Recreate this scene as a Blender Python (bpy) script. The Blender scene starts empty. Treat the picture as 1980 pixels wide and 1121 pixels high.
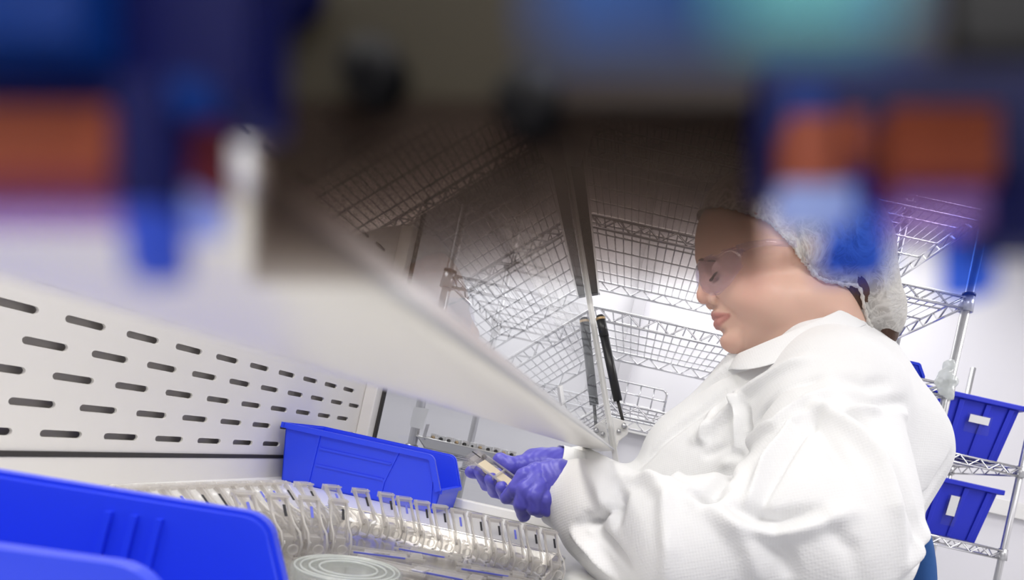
import bpy, bmesh, math, random
import numpy as np
from mathutils import Vector, Matrix

PI = math.pi
SC = bpy.context.scene
COL = SC.collection
R = random.Random(7)

# ------------------------------------------------------------------ camera
H = 1.05                       # camera height above the floor
FPX = 1100.0                   # focal length in pixels of the 1980 px wide frame
CR, SR = math.cos(math.radians(12.5)), math.sin(math.radians(12.5))
PX0, PY0 = 1215.0, 890.0       # principal point (a lens-shifted / cropped frame)
cam_data = bpy.data.cameras.new('camera')
cam = bpy.data.objects.new('camera', cam_data)
COL.objects.link(cam)
cam.matrix_world = Matrix(((CR, -SR, 0, 0), (0, 0, -1, 0), (SR, CR, 0, H), (0, 0, 0, 1)))
cam_data.sensor_width = 36.0
cam_data.lens = 36.0 * FPX / 1980.0
cam_data.shift_x = (990.0 - PX0) / 1980.0
cam_data.shift_y = (PY0 - 560.5) / 1980.0
cam_data.clip_start = 0.001
cam_data.clip_end = 50
cam_data.dof.use_dof = True
cam_data.dof.focus_distance = 0.85
cam_data.dof.aperture_fstop = 10.0
SC.camera = cam

# ------------------------------------------------------------------ world, exposure
world = bpy.data.worlds.new('world')
SC.world = world
world.use_nodes = True
world.node_tree.nodes['Background'].inputs[0].default_value = (0.93, 0.94, 1.0, 1)
world.node_tree.nodes['Background'].inputs[1].default_value = 0.85
SC.view_settings.view_transform = 'Standard'
SC.view_settings.look = 'None'
SC.view_settings.gamma = 1.0
SC.view_settings.use_curve_mapping = False
SC.view_settings.exposure = 0.1
SC.cycles.max_bounces = 10
SC.cycles.transparent_max_bounces = 40
SC.cycles.glossy_bounces = 6
SC.cycles.transmission_bounces = 8
SC.cycles.caustics_reflective = False
SC.cycles.caustics_refractive = False
SC.cycles.sample_clamp_indirect = 4.0


def area(name, loc, size, sizey, power, rot=(0, 0, 0), color=(1, 1, 1)):
    l = bpy.data.lights.new(name, 'AREA')
    l.shape = 'RECTANGLE'; l.size = size; l.size_y = sizey
    l.energy = power; l.color = color
    o = bpy.data.objects.new(name, l)
    o.location = loc; o.rotation_euler = rot
    COL.objects.link(o)
    return o


# unseen ceiling area lights, added to brighten the worker and the back wall
area('added_ceiling_light', (0.3, -0.9, 2.65), 1.2, 0.6, 31, color=(1, 0.98, 0.97))
area('added_ceiling_light', (0.3, 2.6, 2.65), 2.4, 0.6, 31, color=(1, 0.99, 0.98))
area('added_ceiling_light', (2.2, 1.2, 2.65), 0.6, 1.2, 30, color=(1, 0.98, 0.97))
area('added_ceiling_light', (-1.4, 1.2, 2.65), 0.6, 1.2, 10, color=(0.95, 0.97, 1))
# hood work light (fluorescent tube under the hood's top)
area('hood_lamp_light', (-0.37, 0.35, H + 0.485), 0.1, 1.1, 3.2, color=(1, 0.96, 0.89))


# ------------------------------------------------------------------ pixel <-> world
def P(px, py, Y):
    dx, dy = px - PX0, py - PY0
    u = dx * CR + dy * SR
    v = dx * SR - dy * CR
    return Vector((u * Y / FPX, Y, v * Y / FPX + H))


def to_px(V):
    """array (n,3) world -> px,py"""
    u = FPX * V[:, 0] / V[:, 1]
    v = FPX * (V[:, 2] - H) / V[:, 1]
    return PX0 + u * CR + v * SR, PY0 + u * SR - v * CR


# ------------------------------------------------------------------ materials
def mat(name, color, rough=0.5, metal=0.0, spec=0.5, sss=0.0, trans=0.0, ior=1.45, emit=None, estr=0):
    m = bpy.data.materials.new(name)
    m.use_nodes = True
    b = m.node_tree.nodes['Principled BSDF']
    b.inputs['Base Color'].default_value = (*color, 1)
    b.inputs['Roughness'].default_value = rough
    b.inputs['Metallic'].default_value = metal
    b.inputs['Specular IOR Level'].default_value = spec
    b.inputs['IOR'].default_value = ior
    b.inputs['Transmission Weight'].default_value = trans
    if sss:
        b.inputs['Subsurface Weight'].default_value = sss
        b.inputs['Subsurface Radius'].default_value = (1.0, 0.35, 0.2)
        b.inputs['Subsurface Scale'].default_value = 0.006
    if emit:
        b.inputs['Emission Color'].default_value = (*emit, 1)
        b.inputs['Emission Strength'].default_value = estr
    return m


def noise_bump(m, scale=60, strength=0.2, dist=0.002, detail=3, stretch=None):
    nt = m.node_tree
    b = nt.nodes['Principled BSDF']
    tc = nt.nodes.new('ShaderNodeTexCoord')
    n = nt.nodes.new('ShaderNodeTexNoise'); n.inputs['Scale'].default_value = scale
    n.inputs['Detail'].default_value = detail
    bp = nt.nodes.new('ShaderNodeBump'); bp.inputs['Strength'].default_value = strength
    bp.inputs['Distance'].default_value = dist
    src = tc.outputs['Object']
    if stretch:
        mp = nt.nodes.new('ShaderNodeMapping'); mp.inputs['Scale'].default_value = stretch
        nt.links.new(src, mp.inputs[0]); src = mp.outputs[0]
    nt.links.new(src, n.inputs['Vector'])
    nt.links.new(n.outputs['Fac'], bp.inputs['Height'])
    nt.links.new(bp.outputs[0], b.inputs['Normal'])
    return m


def mottled(m, c1, c2, scale=8):
    nt = m.node_tree
    b = nt.nodes['Principled BSDF']
    tc = nt.nodes.new('ShaderNodeTexCoord')
    n = nt.nodes.new('ShaderNodeTexNoise'); n.inputs['Scale'].default_value = scale
    r = nt.nodes.new('ShaderNodeValToRGB')
    r.color_ramp.elements[0].color = (*c1, 1); r.color_ramp.elements[0].position = 0.35
    r.color_ramp.elements[1].color = (*c2, 1); r.color_ramp.elements[1].position = 0.65
    nt.links.new(tc.outputs['Object'], n.inputs['Vector'])
    nt.links.new(n.outputs['Fac'], r.inputs[0])
    nt.links.new(r.outputs[0], b.inputs['Base Color'])
    return m


def clear_mat(name, tint=(1, 1, 1), ior=1.5, haze=0.0, hcol=(0.9, 0.9, 0.9), rough=0.03, facing=True):
    """thin clear plastic: see-through, with Fresnel reflection on the outer face"""
    m = bpy.data.materials.new(name)
    m.use_nodes = True
    nt = m.node_tree
    for n in list(nt.nodes):
        nt.nodes.remove(n)
    out = nt.nodes.new('ShaderNodeOutputMaterial')
    tr = nt.nodes.new('ShaderNodeBsdfTransparent'); tr.inputs[0].default_value = (*tint, 1)
    gl = nt.nodes.new('ShaderNodeBsdfGlossy'); gl.inputs['Roughness'].default_value = rough
    fr = nt.nodes.new('ShaderNodeFresnel'); fr.inputs[0].default_value = ior
    geo = nt.nodes.new('ShaderNodeNewGeometry')
    sub = nt.nodes.new('ShaderNodeMath'); sub.operation = 'SUBTRACT'; sub.inputs[0].default_value = 1.0
    mul = nt.nodes.new('ShaderNodeMath'); mul.operation = 'MULTIPLY'
    nt.links.new(geo.outputs['Backfacing'], sub.inputs[1])
    nt.links.new(fr.outputs[0], mul.inputs[0]); nt.links.new(sub.outputs[0], mul.inputs[1])
    mx = nt.nodes.new('ShaderNodeMixShader')
    nt.links.new(mul.outputs[0], mx.inputs[0])
    base = tr.outputs[0]
    if haze > 0:
        df = nt.nodes.new('ShaderNodeBsdfDiffuse'); df.inputs[0].default_value = (*hcol, 1)
        tl = nt.nodes.new('ShaderNodeBsdfTranslucent'); tl.inputs[0].default_value = (*hcol, 1)
        a = nt.nodes.new('ShaderNodeAddShader')
        m2 = nt.nodes.new('ShaderNodeMixShader'); m2.inputs[0].default_value = 0.5
        nt.links.new(df.outputs[0], m2.inputs[1]); nt.links.new(tl.outputs[0], m2.inputs[2])
        nt.nodes.remove(a)
        m3 = nt.nodes.new('ShaderNodeMixShader'); m3.inputs[0].default_value = haze
        nt.links.new(tr.outputs[0], m3.inputs[1]); nt.links.new(m2.outputs[0], m3.inputs[2])
        base = m3.outputs[0]
    nt.links.new(base, mx.inputs[1]); nt.links.new(gl.outputs[0], mx.inputs[2])
    nt.links.new(mx.outputs[0], out.inputs['Surface'])
    return m


M = {}
M['wall'] = noise_bump(mat('painted_wall', (0.83, 0.82, 0.84), 0.7), 90, 0.05, 0.001)
M['wall_far'] = noise_bump(mat('painted_far_wall', (0.80, 0.79, 0.82), 0.7), 90, 0.05, 0.001)
M['floor'] = mottled(mat('vinyl_floor', (0.6, 0.6, 0.6), 0.4), (0.55, 0.56, 0.58), (0.63, 0.63, 0.64), 14)
M['ceil'] = mottled(mat('ceiling_tile', (0.8, 0.8, 0.8), 0.9), (0.78, 0.78, 0.78), (0.84, 0.84, 0.84), 40)
M['hood'] = noise_bump(mat('cream_painted_metal', (0.78, 0.755, 0.73), 0.42), 300, 0.03, 0.0004)
M['hoodw'] = noise_bump(mat('white_painted_metal', (0.82, 0.81, 0.79), 0.35), 300, 0.03, 0.0004)
M['sash'] = noise_bump(mat('sash_rail_paint', (0.78, 0.75, 0.69), 0.3), 200, 0.03, 0.0004)
M['plenum'] = mat('plenum_grey', (0.75, 0.71, 0.68), 0.7)
M['gap'] = mat('rubber_gasket', (0.035, 0.032, 0.03), 0.6)
M['bench'] = noise_bump(mat('white_work_surface', (0.82, 0.82, 0.81), 0.25), 60, 0.02, 0.0005)
M['chrome'] = mat('chrome_wire', (0.78, 0.78, 0.8), 0.18, 1.0)
M['steel'] = noise_bump(mat('stainless_steel', (0.72, 0.71, 0.69), 0.22, 1.0), 20, 0.1, 0.001)
M['dsteel'] = mat('dull_post_metal', (0.62, 0.62, 0.63), 0.35, 0.9)
M['glass'] = clear_mat('sash_glass', (0.97, 0.98, 0.98), 1.52, rough=0.0)
M['sideglass'] = clear_mat('side_glass', (0.96, 0.965, 0.975), 1.5, rough=0.0)
M['binblue'] = noise_bump(mat('blue_bin_plastic', (0.022, 0.06, 0.83), 0.32), 250, 0.04, 0.0004)
M['toteblue'] = noise_bump(mat('blue_tote_plastic', (0.02, 0.035, 0.62), 0.4), 200, 0.04, 0.0004)
M['clear'] = clear_mat('clear_plastic', (0.95, 0.945, 0.94), 1.5, haze=0.10, hcol=(0.9, 0.87, 0.84))
M['frost'] = clear_mat('hazy_plastic', (0.93, 0.92, 0.91), 1.5, haze=0.38, hcol=(0.88, 0.86, 0.84), rough=0.12)
M['dish'] = clear_mat('dish_plastic', (0.95, 0.96, 0.955), 1.5, haze=0.16, hcol=(0.88, 0.9, 0.88), rough=0.06)
M['black'] = mat('black_plastic', (0.012, 0.012, 0.013), 0.35)
M['ink'] = mat('black_ink', (0.01, 0.01, 0.015), 0.6)
M['inkblue'] = mat('blue_ink', (0.12, 0.14, 0.6), 0.6)
M['brass'] = mat('brass_ring', (0.5, 0.36, 0.2), 0.35, 0.6)
M['paper'] = mat('white_card', (0.86, 0.86, 0.87), 0.7)
M['tan'] = mat('tan_gel', (0.78, 0.68, 0.5), 0.5)
M['chair'] = noise_bump(mat('blue_upholstery', (0.025, 0.095, 0.30), 0.8), 500, 0.2, 0.0006)
M['greyp'] = mat('grey_trunking', (0.6, 0.59, 0.62), 0.5)


# ------------------------------------------------------------------ mesh builder
class MB:
    def __init__(s):
        s.v = []; s.f = []; s.smooth = []

    def add(s, vs, fs, smooth=False):
        n = len(s.v)
        s.v.extend([tuple(v) for v in vs])
        s.f.extend([tuple(n + i for i in f) for f in fs])
        s.smooth.extend([smooth] * len(fs))
        return s

    def box(s, a, b):
        (x0, y0, z0), (x1, y1, z1) = a, b
        x0, x1 = sorted((x0, x1)); y0, y1 = sorted((y0, y1)); z0, z1 = sorted((z0, z1))
        v = [(x0, y0, z0), (x1, y0, z0), (x1, y1, z0), (x0, y1, z0), (x0, y0, z1), (x1, y0, z1), (x1, y1, z1), (x0, y1, z1)]
        return s.add(v, [(0, 3, 2, 1), (4, 5, 6, 7), (0, 1, 5, 4), (1, 2, 6, 5), (2, 3, 7, 6), (3, 0, 4, 7)])

    def hexa(s, bot, top):
        """bot, top: 4 points each in matching order (ccw seen from top)"""
        return s.add(list(bot) + list(top), [(3, 2, 1, 0), (4, 5, 6, 7), (0, 1, 5, 4), (1, 2, 6, 5), (2, 3, 7, 6), (3, 0, 4, 7)])

    def prism(s, poly, ext, smooth=False):
        """poly: list of 3D points, ext: extrusion vector"""
        poly = [Vector(p) for p in poly]; ext = Vector(ext)
        nrm = Vector((0, 0, 0))
        for i in range(len(poly)):
            a, b = poly[i], poly[(i + 1) % len(poly)]
            nrm += a.cross(b)
        if nrm.dot(ext) < 0:
            poly = poly[::-1]
        n = len(poly)
        vs = poly + [p + ext for p in poly]
        fs = [tuple(range(n - 1, -1, -1)), tuple(range(n, 2 * n))]
        fs += [(i, (i + 1) % n, n + (i + 1) % n, n + i) for i in range(n)]
        return s.add(vs, fs, smooth)

    def tube(s, pts, r, n=8, closed=False, caps=True):
        pts = [Vector(p) for p in pts]
        rs = r if isinstance(r, (list, tuple)) else [r] * len(pts)
        m = len(pts)
        tang = []
        for i in range(m):
            if closed:
                t = pts[(i + 1) % m] - pts[i - 1]
            else:
                t = pts[min(i + 1, m - 1)] - pts[max(i - 1, 0)]
            tang.append(t.normalized() if t.length > 1e-9 else Vector((0, 0, 1)))
        a = tang[0].orthogonal().normalized()
        base = len(s.v)
        vs = []
        for i in range(m):
            t = tang[i]
            a = (a - t * a.dot(t))
            a = a.normalized() if a.length > 1e-6 else t.orthogonal().normalized()
            b = t.cross(a)
            for k in range(n):
                th = 2 * PI * k / n
                vs.append(pts[i] + (a * math.cos(th) + b * math.sin(th)) * rs[i])
        fs = []
        rng = m if closed else m - 1
        for i in range(rng):
            j = (i + 1) % m
            for k in range(n):
                l = (k + 1) % n
                fs.append((i * n + k, i * n + l, j * n + l, j * n + k))
        if caps and not closed:
            fs.append(tuple(range(n - 1, -1, -1)))
            fs.append(tuple((m - 1) * n + k for k in range(n)))
        return s.add(vs, fs, True)

    def lathe(s, prof, origin=(0, 0, 0), axis=(0, 0, 1), n=32):
        """prof: list of (radius, height)"""
        o = Vector(origin); ax = Vector(axis).normalized()
        a = ax.orthogonal().normalized(); b = ax.cross(a)
        vs = []; fs = []
        for (r, h) in prof:
            for k in range(n):
                th = 2 * PI * k / n
                vs.append(o + ax * h + (a * math.cos(th) + b * math.sin(th)) * max(r, 1e-5))
        for i in range(len(prof) - 1):
            for k in range(n):
                l = (k + 1) % n
                fs.append((i * n + k, i * n + l, (i + 1) * n + l, (i + 1) * n + k))
        return s.add(vs, fs, True)

    def xform(s, fn, start=0):
        s.v = s.v[:start] + [tuple(fn(Vector(v))) for v in s.v[start:]]
        return s

    def build(s, name, m, parent=None, bevel=0.0, seg=2, autosmooth=True):
        off = world_loc(parent) if parent else Vector((0, 0, 0))
        me = bpy.data.meshes.new(name)
        me.from_pydata([(v[0] - off.x, v[1] - off.y, v[2] - off.z) for v in s.v], [], s.f)
        me.polygons.foreach_set('use_smooth', s.smooth)
        for mm in (m if isinstance(m, (list, tuple)) else [m]):
            me.materials.append(mm)
        me.update()
        o = bpy.data.objects.new(name, me)
        COL.objects.link(o)
        if parent:
            o.parent = parent
        if bevel > 0:
            b = o.modifiers.new('bevel', 'BEVEL'); b.width = bevel; b.segments = seg
            b.limit_method = 'ANGLE'; b.angle_limit = math.radians(40)
        return o


def world_loc(o):
    v = Vector((0, 0, 0))
    while o is not None:
        v += o.location
        o = o.parent
    return v


def thing(name, label, cat, loc=(0, 0, 0), group=None, rotz=0.0):
    o = bpy.data.objects.new(name, None)
    o.empty_display_size = 0.05
    COL.objects.link(o)
    o.location = loc; o.rotation_euler = (0, 0, rotz)
    o['label'] = label; o['category'] = cat
    if group:
        o['group'] = group
    return o


def tag(o, label, cat, group=None):
    o['label'] = label; o['category'] = cat
    if group:
        o['group'] = group
    return o


def struct(o):
    o['kind'] = 'structure'
    return o


def dup(root, loc, rot=None, label=None):
    r = root.copy(); COL.objects.link(r); r.location = loc
    if rot is not None:
        r.rotation_euler = rot
    if label:
        r['label'] = label
    for ch in list(root.children):
        c = ch.copy(); COL.objects.link(c); c.parent = r
        for g in list(ch.children):
            d = g.copy(); COL.objects.link(d); d.parent = c
    return r

# ================================================================== room
struct(MB().box((-2.6, -2.2, -0.05), (3.2, 3.35, 0)).build('floor', M['floor']))
struct(MB().box((-2.6, -2.2, 2.7), (3.2, 3.35, 2.78)).build('ceiling', M['ceil']))
struct(MB().box((-2.6, 3.25, 0), (3.2, 3.35, 2.7)).build('wall_back', M['wall_far']))
struct(MB().box((3.1, -2.2, 0), (3.2, 3.25, 2.7)).build('wall_right', M['wall']))
struct(MB().box((-2.7, -2.2, 0), (-2.6, 3.35, 2.7)).build('wall_left', M['wall']))
struct(MB().box((-2.6, -2.3, 0), (3.2, -2.2, 2.7)).build('wall_front', M['wall']))
struct(MB().box((-2.6, 3.232, 0), (3.1, 3.25, 0.1)).build('baseboard_back', M['greyp']))
# cable trunking along the back wall
struct(MB().box((-2.6, 3.21, H + 0.155), (3.1, 3.25, H + 0.245)).build('trim_1', M['hoodw'], bevel=0.004))
# vertical service trunking behind the shelves
struct(MB().box((-0.165, 3.19, 0.1), (-0.095, 3.25, 2.7)).build('trim_2', M['greyp'], bevel=0.004))

# ================================================================== hood
WZ = H - 0.135          # work surface height
YE = 1.07               # far end of the hood
YN = -0.42              # near end of the hood
TB = 0.40               # sash lean
SX, SZ = -0.031, H + 0.0150
hood = thing('laminar_flow_hood', 'cream laminar flow hood with slotted back panel and raised glass sash', 'laminar flow hood', (-0.25, 0.35, 0))

# slotted rear panel with real holes (plane x = -0.5)
pit, rowh, slot_l, slot_h = 0.0598, 0.0254, 0.038, 0.0066
mb = MB()
rows = 15
z0p = H - 0.0868
ylo, yhi = 0.509 + pit * -15, 0.509 + pit * 9
for r in range(rows):
    zc = z0p + r * rowh
    # r = 0 is the lowest row; rows 0, 2, 4 share the stagger of the top visible row
    off = 0 if r % 2 == 0 else -pit / 2
    k = -15
    centers = []
    while 0.509 + pit * k + off + pit / 2 < YE - 0.01:
        centers.append(0.509 + pit * k + off); k += 1
    a0 = None
    for c in centers:
        hw, hh = slot_l / 2, slot_h / 2
        ring = []
        N = 6
        for i in range(N + 1):
            t = -PI / 2 + PI * i / N
            ring.append((c + hw - hh + hh * math.cos(t), zc + hh * math.sin(t)))
        for i in range(N + 1):
            t = PI / 2 + PI * i / N
            ring.append((c - hw + hh + hh * math.cos(t), zc + hh * math.sin(t)))
        outer = []
        for i, (yy, zz) in enumerate(ring):
            side = 1 if i <= N else -1
            j = i if i <= N else i - N - 1
            outer.append((c + side * pit / 2, zc + side * (-rowh / 2 + rowh * j / N)))
        n = len(ring)
        vs = [(-0.5, p[0], p[1]) for p in ring] + [(-0.5, p[0], p[1]) for p in outer] + [(-0.5025, p[0], p[1]) for p in ring]
        fs = []
        for i in range(n):
            j = (i + 1) % n
            fs.append((i, j, n + j, n + i))
            fs.append((j, i, 2 * n + i, 2 * n + j))
        mb.add(vs, fs)
    first, last = centers[0] - pit / 2, centers[-1] + pit / 2
    mb.add([(-0.5, YN, zc - rowh / 2), (-0.5, first, zc - rowh / 2), (-0.5, first, zc + rowh / 2), (-0.5, YN, zc + rowh / 2)], [(0, 1, 2, 3)])
    mb.add([(-0.5, last, zc - rowh / 2), (-0.5, YE, zc - rowh / 2), (-0.5, YE, zc + rowh / 2), (-0.5, last, zc + rowh / 2)], [(0, 1, 2, 3)])
ztop = z0p + (rows - 0.5) * rowh
zbot = z0p - rowh / 2
mb.add([(-0.5, YN, ztop), (-0.5, YE, ztop), (-0.5, YE, ztop + 0.05), (-0.5, YN, ztop + 0.05)], [(0, 1, 2, 3)])
mb.box((-0.503, YN, zbot - 0.003), (-0.5, YE, zbot))
mb.build('slotted_back_panel', M['hood'], hood)
MB().box((-0.56, YN, WZ), (-0.512, YE, H + 0.55)).build('plenum_wall', M['plenum'], hood)
MB().box((-0.512, YN, zbot - 0.0075), (-0.498, YE, zbot - 0.0032)).build('panel_gasket', M['gap'], hood)
MB().box((-0.511, YN, WZ - 0.001), (-0.4985, YE, zbot - 0.0077)).build('lower_back_panel', M['hood'], hood, bevel=0.001)
# upper back: plain panel with two shadow seams above the slots
mb = MB()
mb.box((-0.511, YN, ztop + 0.052), (-0.496, YE, ztop + 0.075))
mb.box((-0.511, YN, ztop + 0.080), (-0.49, YE, H + 0.50))
mb.build('upper_back_panel', M['hood'], hood, bevel=0.002)
# worktop, base, end frames
MB().box((-0.55, YN, WZ - 0.03), (0.055, 0.932, WZ)).build('worktop', M['bench'], hood, bevel=0.004)
mb = MB()
mb.box((-0.55, YN + 0.02, WZ - 0.12), (0.02, YE - 0.02, WZ - 0.031))
mb.build('base_cabinet', M['hoodw'], hood, bevel=0.006)
for (x, y) in ((-0.52, YN + 0.05), (-0.52, YE - 0.09), (-0.03, YN + 0.05), (-0.03, YE - 0.09)):
    MB().box((x, y, 0), (x + 0.04, y + 0.04, WZ - 0.12)).build('leg', M['hoodw'], hood, bevel=0.003)
# sill at the far end + white ledge
MB().box((-0.498, 0.917, WZ + 0.0003), (0.05, 0.931, WZ + 0.0155)).build('end_sill', M['hoodw'], hood, bevel=0.002)
MB().box((-0.5, YE - 0.010, WZ - 0.10), (0.03, YE + 0.008, WZ - 0.05)).build('end_rail', M['hoodw'], hood, bevel=0.002)
MB().box((-0.5, YE - 0.026, WZ), (-0.478, YE + 0.012, H + 0.48)).build('rear_corner_post', M['hood'], hood, bevel=0.002)
MB().box((-0.478, YE - 0.004, WZ + 0.03), (-0.474, YE + 0.006, H + 0.48)).build('side_glass_gasket', M['gap'], hood)


def sash_pt(t, y, n=0.0):
    """point on the sash plane: t metres up the slope from its lower edge, n metres out along the normal"""
    L = math.hypot(1, TB)
    ax = (-TB / L, 1 / L); nn = (1 / L, TB / L)
    return Vector((SX + ax[0] * t + nn[0] * n, y, SZ + ax[1] * t + nn[1] * n))


zt = H + 0.50
# side glass at the far end
mb = MB()
pA = sash_pt(-0.155, 0); pB = sash_pt(0.50, 0)
mb.prism([(-0.474, YE - 0.003, WZ - 0.05), (pA.x - 0.006, YE - 0.003, WZ - 0.05), (pB.x - 0.008, YE - 0.003, pB.z), (-0.474, YE - 0.003, pB.z)], (0, 0.006, 0))
mb.build('side_glass', M['sideglass'], hood)
# slanted front post of the end wall
mb = MB()
for (n0, n1, y0, y1) in ((-0.006, 0.0055, YE - 0.012, YE + 0.004),):
    a, b, c, d = sash_pt(-0.163, y0, n0), sash_pt(-0.163, y0, n1), sash_pt(-0.163, y1, n1), sash_pt(-0.163, y1, n0)
    e, f, g, h_ = sash_pt(0.52, y0, n0), sash_pt(0.52, y0, n1), sash_pt(0.52, y1, n1), sash_pt(0.52, y1, n0)
    for q in (a, b, c, d):
        q.z = max(q.z, WZ)
    mb.hexa((a, b, c, d), (e, f, g, h_))
mb.build('slanted_end_post', M['hoodw'], hood, bevel=0.001)
# near end wall and top box
MB().box((-0.55, YN - 0.02, WZ), (0.0, YN, H + 0.5)).build('near_end_wall', M['hoodw'], hood, bevel=0.003)
mb = MB()
mb.box((-0.56, YN - 0.02, H + 0.50), (-0.20, YE + 0.01, H + 1.05))
mb.build('blower_housing', M['hoodw'], hood, bevel=0.008)
MB().box((-0.42, -0.22, H + 0.488), (-0.32, 0.92, H + 0.4995)).build('lamp_housing', M['hoodw'], hood, bevel=0.002)

# glass sash, hinged, seen at a grazing angle
sash = MB()
a, b, c, d = sash_pt(0.0, -0.30, -0.005), sash_pt(0.0, -0.30, 0.0), sash_pt(0, YE - 0.014, 0.0), sash_pt(0, YE - 0.014, -0.005)
e, f, g, h_ = sash_pt(0.5, -0.30, -0.005), sash_pt(0.5, -0.30, 0.0), sash_pt(0.5, YE - 0.014, 0.0), sash_pt(0.5, YE - 0.014, -0.005)
sash.hexa((a, b, c, d), (e, f, g, h_))
gs = sash.build('glass_sash', M['glass'], hood)
# rounded lower rail of the sash, runs the length of the hood
prof = []
pc = [(-0.0005, -0.0014), (-0.0035, -0.0040), (-0.010, -0.0062), (-0.019, -0.0085), (-0.027, -0.0103), (-0.034, -0.0108),
      (-0.0385, -0.0085), (-0.039, -0.004), (-0.034, -0.001), (-0.024, 0.0005), (-0.014, 0.0006), (-0.0065, -0.0002)]
RY0, RY1 = -0.30, YE - 0.014
rail = MB()
rail.prism([(SX + x + 0.001, RY0, SZ + z) for x, z in pc], (0, RY1 - RY0, 0), True)
ro = rail.build('sash_rail', M['sash'], hood, bevel=0.0022, seg=3)
# thin dark glazing strip where glass meets the rail
mb = MB()
a = [sash_pt(-0.0018, -0.30, -0.0055), sash_pt(-0.0018, -0.30, 0.0006), sash_pt(0.0006, -0.30, 0.0006), sash_pt(0.0006, -0.30, -0.0055)]
mb.prism(a, (0, RY1 + 0.30, 0))
mb.build('glazing_strip', M['dsteel'], hood)

# dark guide rail along the upper part of the end post (its twin is its reflection in the glass)
yr = YE - 0.03
mb = MB()
p0, p1 = sash_pt(0.285, yr, 0.0058), sash_pt(0.60, yr, 0.0058)
def rp(t, n, y): return sash_pt(t, y, n)
mb.hexa((rp(0.285, 0.006, yr - 0.004), rp(0.285, 0.018, yr - 0.004), rp(0.285, 0.018, yr + 0.012), rp(0.285, 0.006, yr + 0.012)),
        (rp(0.60, 0.006, yr - 0.006), rp(0.60, 0.034, yr - 0.006), rp(0.60, 0.034, yr + 0.012), rp(0.60, 0.006, yr + 0.012)))
mb.build('guide_rail', M['black'], hood, bevel=0.001)
mb = MB()
mb.hexa((rp(0.285, 0.0185, yr - 0.003), rp(0.285, 0.021, yr - 0.003), rp(0.285, 0.021, yr + 0.012), rp(0.285, 0.0185, yr + 0.012)),
        (rp(0.60, 0.0345, yr - 0.003), rp(0.60, 0.040, yr - 0.003), rp(0.60, 0.040, yr + 0.012), rp(0.60, 0.0345, yr + 0.012)))
mb.build('guide_rail_edge', M['dsteel'], hood)
# gas strut below it
def sp(t, n): return sash_pt(t, yr, n)
strut = MB()
strut.tube([sp(0.085, 0.022), sp(0.205, 0.0165)], 0.0082, 16).build('gas_strut', M['black'], hood)
st = hood.children[-1]
MB().tube([sp(0.205, 0.0165), sp(0.236, 0.0150)], 0.0086, 16).build('strut_collar', M['black'], st)
MB().tube([sp(0.236, 0.0150), sp(0.2405, 0.0148)], 0.0088, 16).build('strut_ring', M['brass'], st)
MB().tube([sp(0.2405, 0.0148), sp(0.245, 0.0146)], [0.0086, 0.006], 16).build('strut_cap', M['black'], st)
MB().tube([sp(0.048, 0.025), sp(0.085, 0.022)], 0.003, 10).build('piston_rod', M['gap'], st)
# hinge bracket
mb = MB()
plate = [sp(0.058, 0.006), sp(0.048, 0.026), sp(0.036, 0.034), sp(0.022, 0.030), sp(0.012, 0.012), sp(0.0, 0.006)]
mb.prism(plate, (0, -0.006, 0))
br = mb.build('hinge_bracket', M['hoodw'], hood, bevel=0.0015)
MB().tube([sp(0.038, 0.026) + Vector((0, -0.006, 0)), sp(0.038, 0.026) + Vector((0, -0.014, 0))], 0.005, 14).build('bolt', M['dsteel'], br)
MB().tube([sp(0.030, 0.015) + Vector((0, -0.006, 0)), sp(0.030, 0.015) + Vector((0, -0.012, 0))], 0.004, 14).build('bolt', M['dsteel'], br)


# ================================================================== wire shelving
def truss(mb, a, b, h, up, r=0.0042, zr=0.0032, pitch=0.078):
    """two parallel wires joined by a zigzag, along a->b, height h downwards"""
    a, b, up = Vector(a), Vector(b), Vector(up)
    mb.tube([a, b], r, 6)
    mb.tube([a - up * h, b - up * h], r, 6)
    n = max(2, int((b - a).length / pitch))
    pts = []
    for i in range(n * 2 + 1):
        q = a.lerp(b, i / (n * 2))
        pts.append(q - up * (h if i % 2 else 0))
    mb.tube(pts, zr, 5)


def wire_shelf(x0, x1, y0, y1, z, parent, gap=0.026, h=0.032):
    mb = MB()
    up = (0, 0, 1)
    truss(mb, (x0, y0, z), (x1, y0, z), h, up)
    truss(mb, (x0, y1, z), (x1, y1, z), h, up)
    truss(mb, (x0, y0, z), (x0, y1, z), h, up)
    truss(mb, (x1, y0, z), (x1, y1, z), h, up)
    for k in (0.2, 0.4, 0.6, 0.8):
        yy = y0 + (y1 - y0) * k
        mb.tube([(x0, yy, z - 0.002), (x1, yy, z - 0.002)], 0.0030, 6)
    n = int((x1 - x0) / gap)
    for i in range(1, n):
        x = x0 + (x1 - x0) * i / n
        mb.tube([(x, y0, z + 0.003), (x, y1, z + 0.003)], 0.0021, 5)
    return mb.build('wire_shelf', M['chrome'], parent)


def post(x, y, z0, z1, parent, r=0.0125):
    mb = MB().tube([(x, y, z0), (x, y, z1)], r, 16)
    o = mb.build('post', M['dsteel'], parent)
    return o


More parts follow.
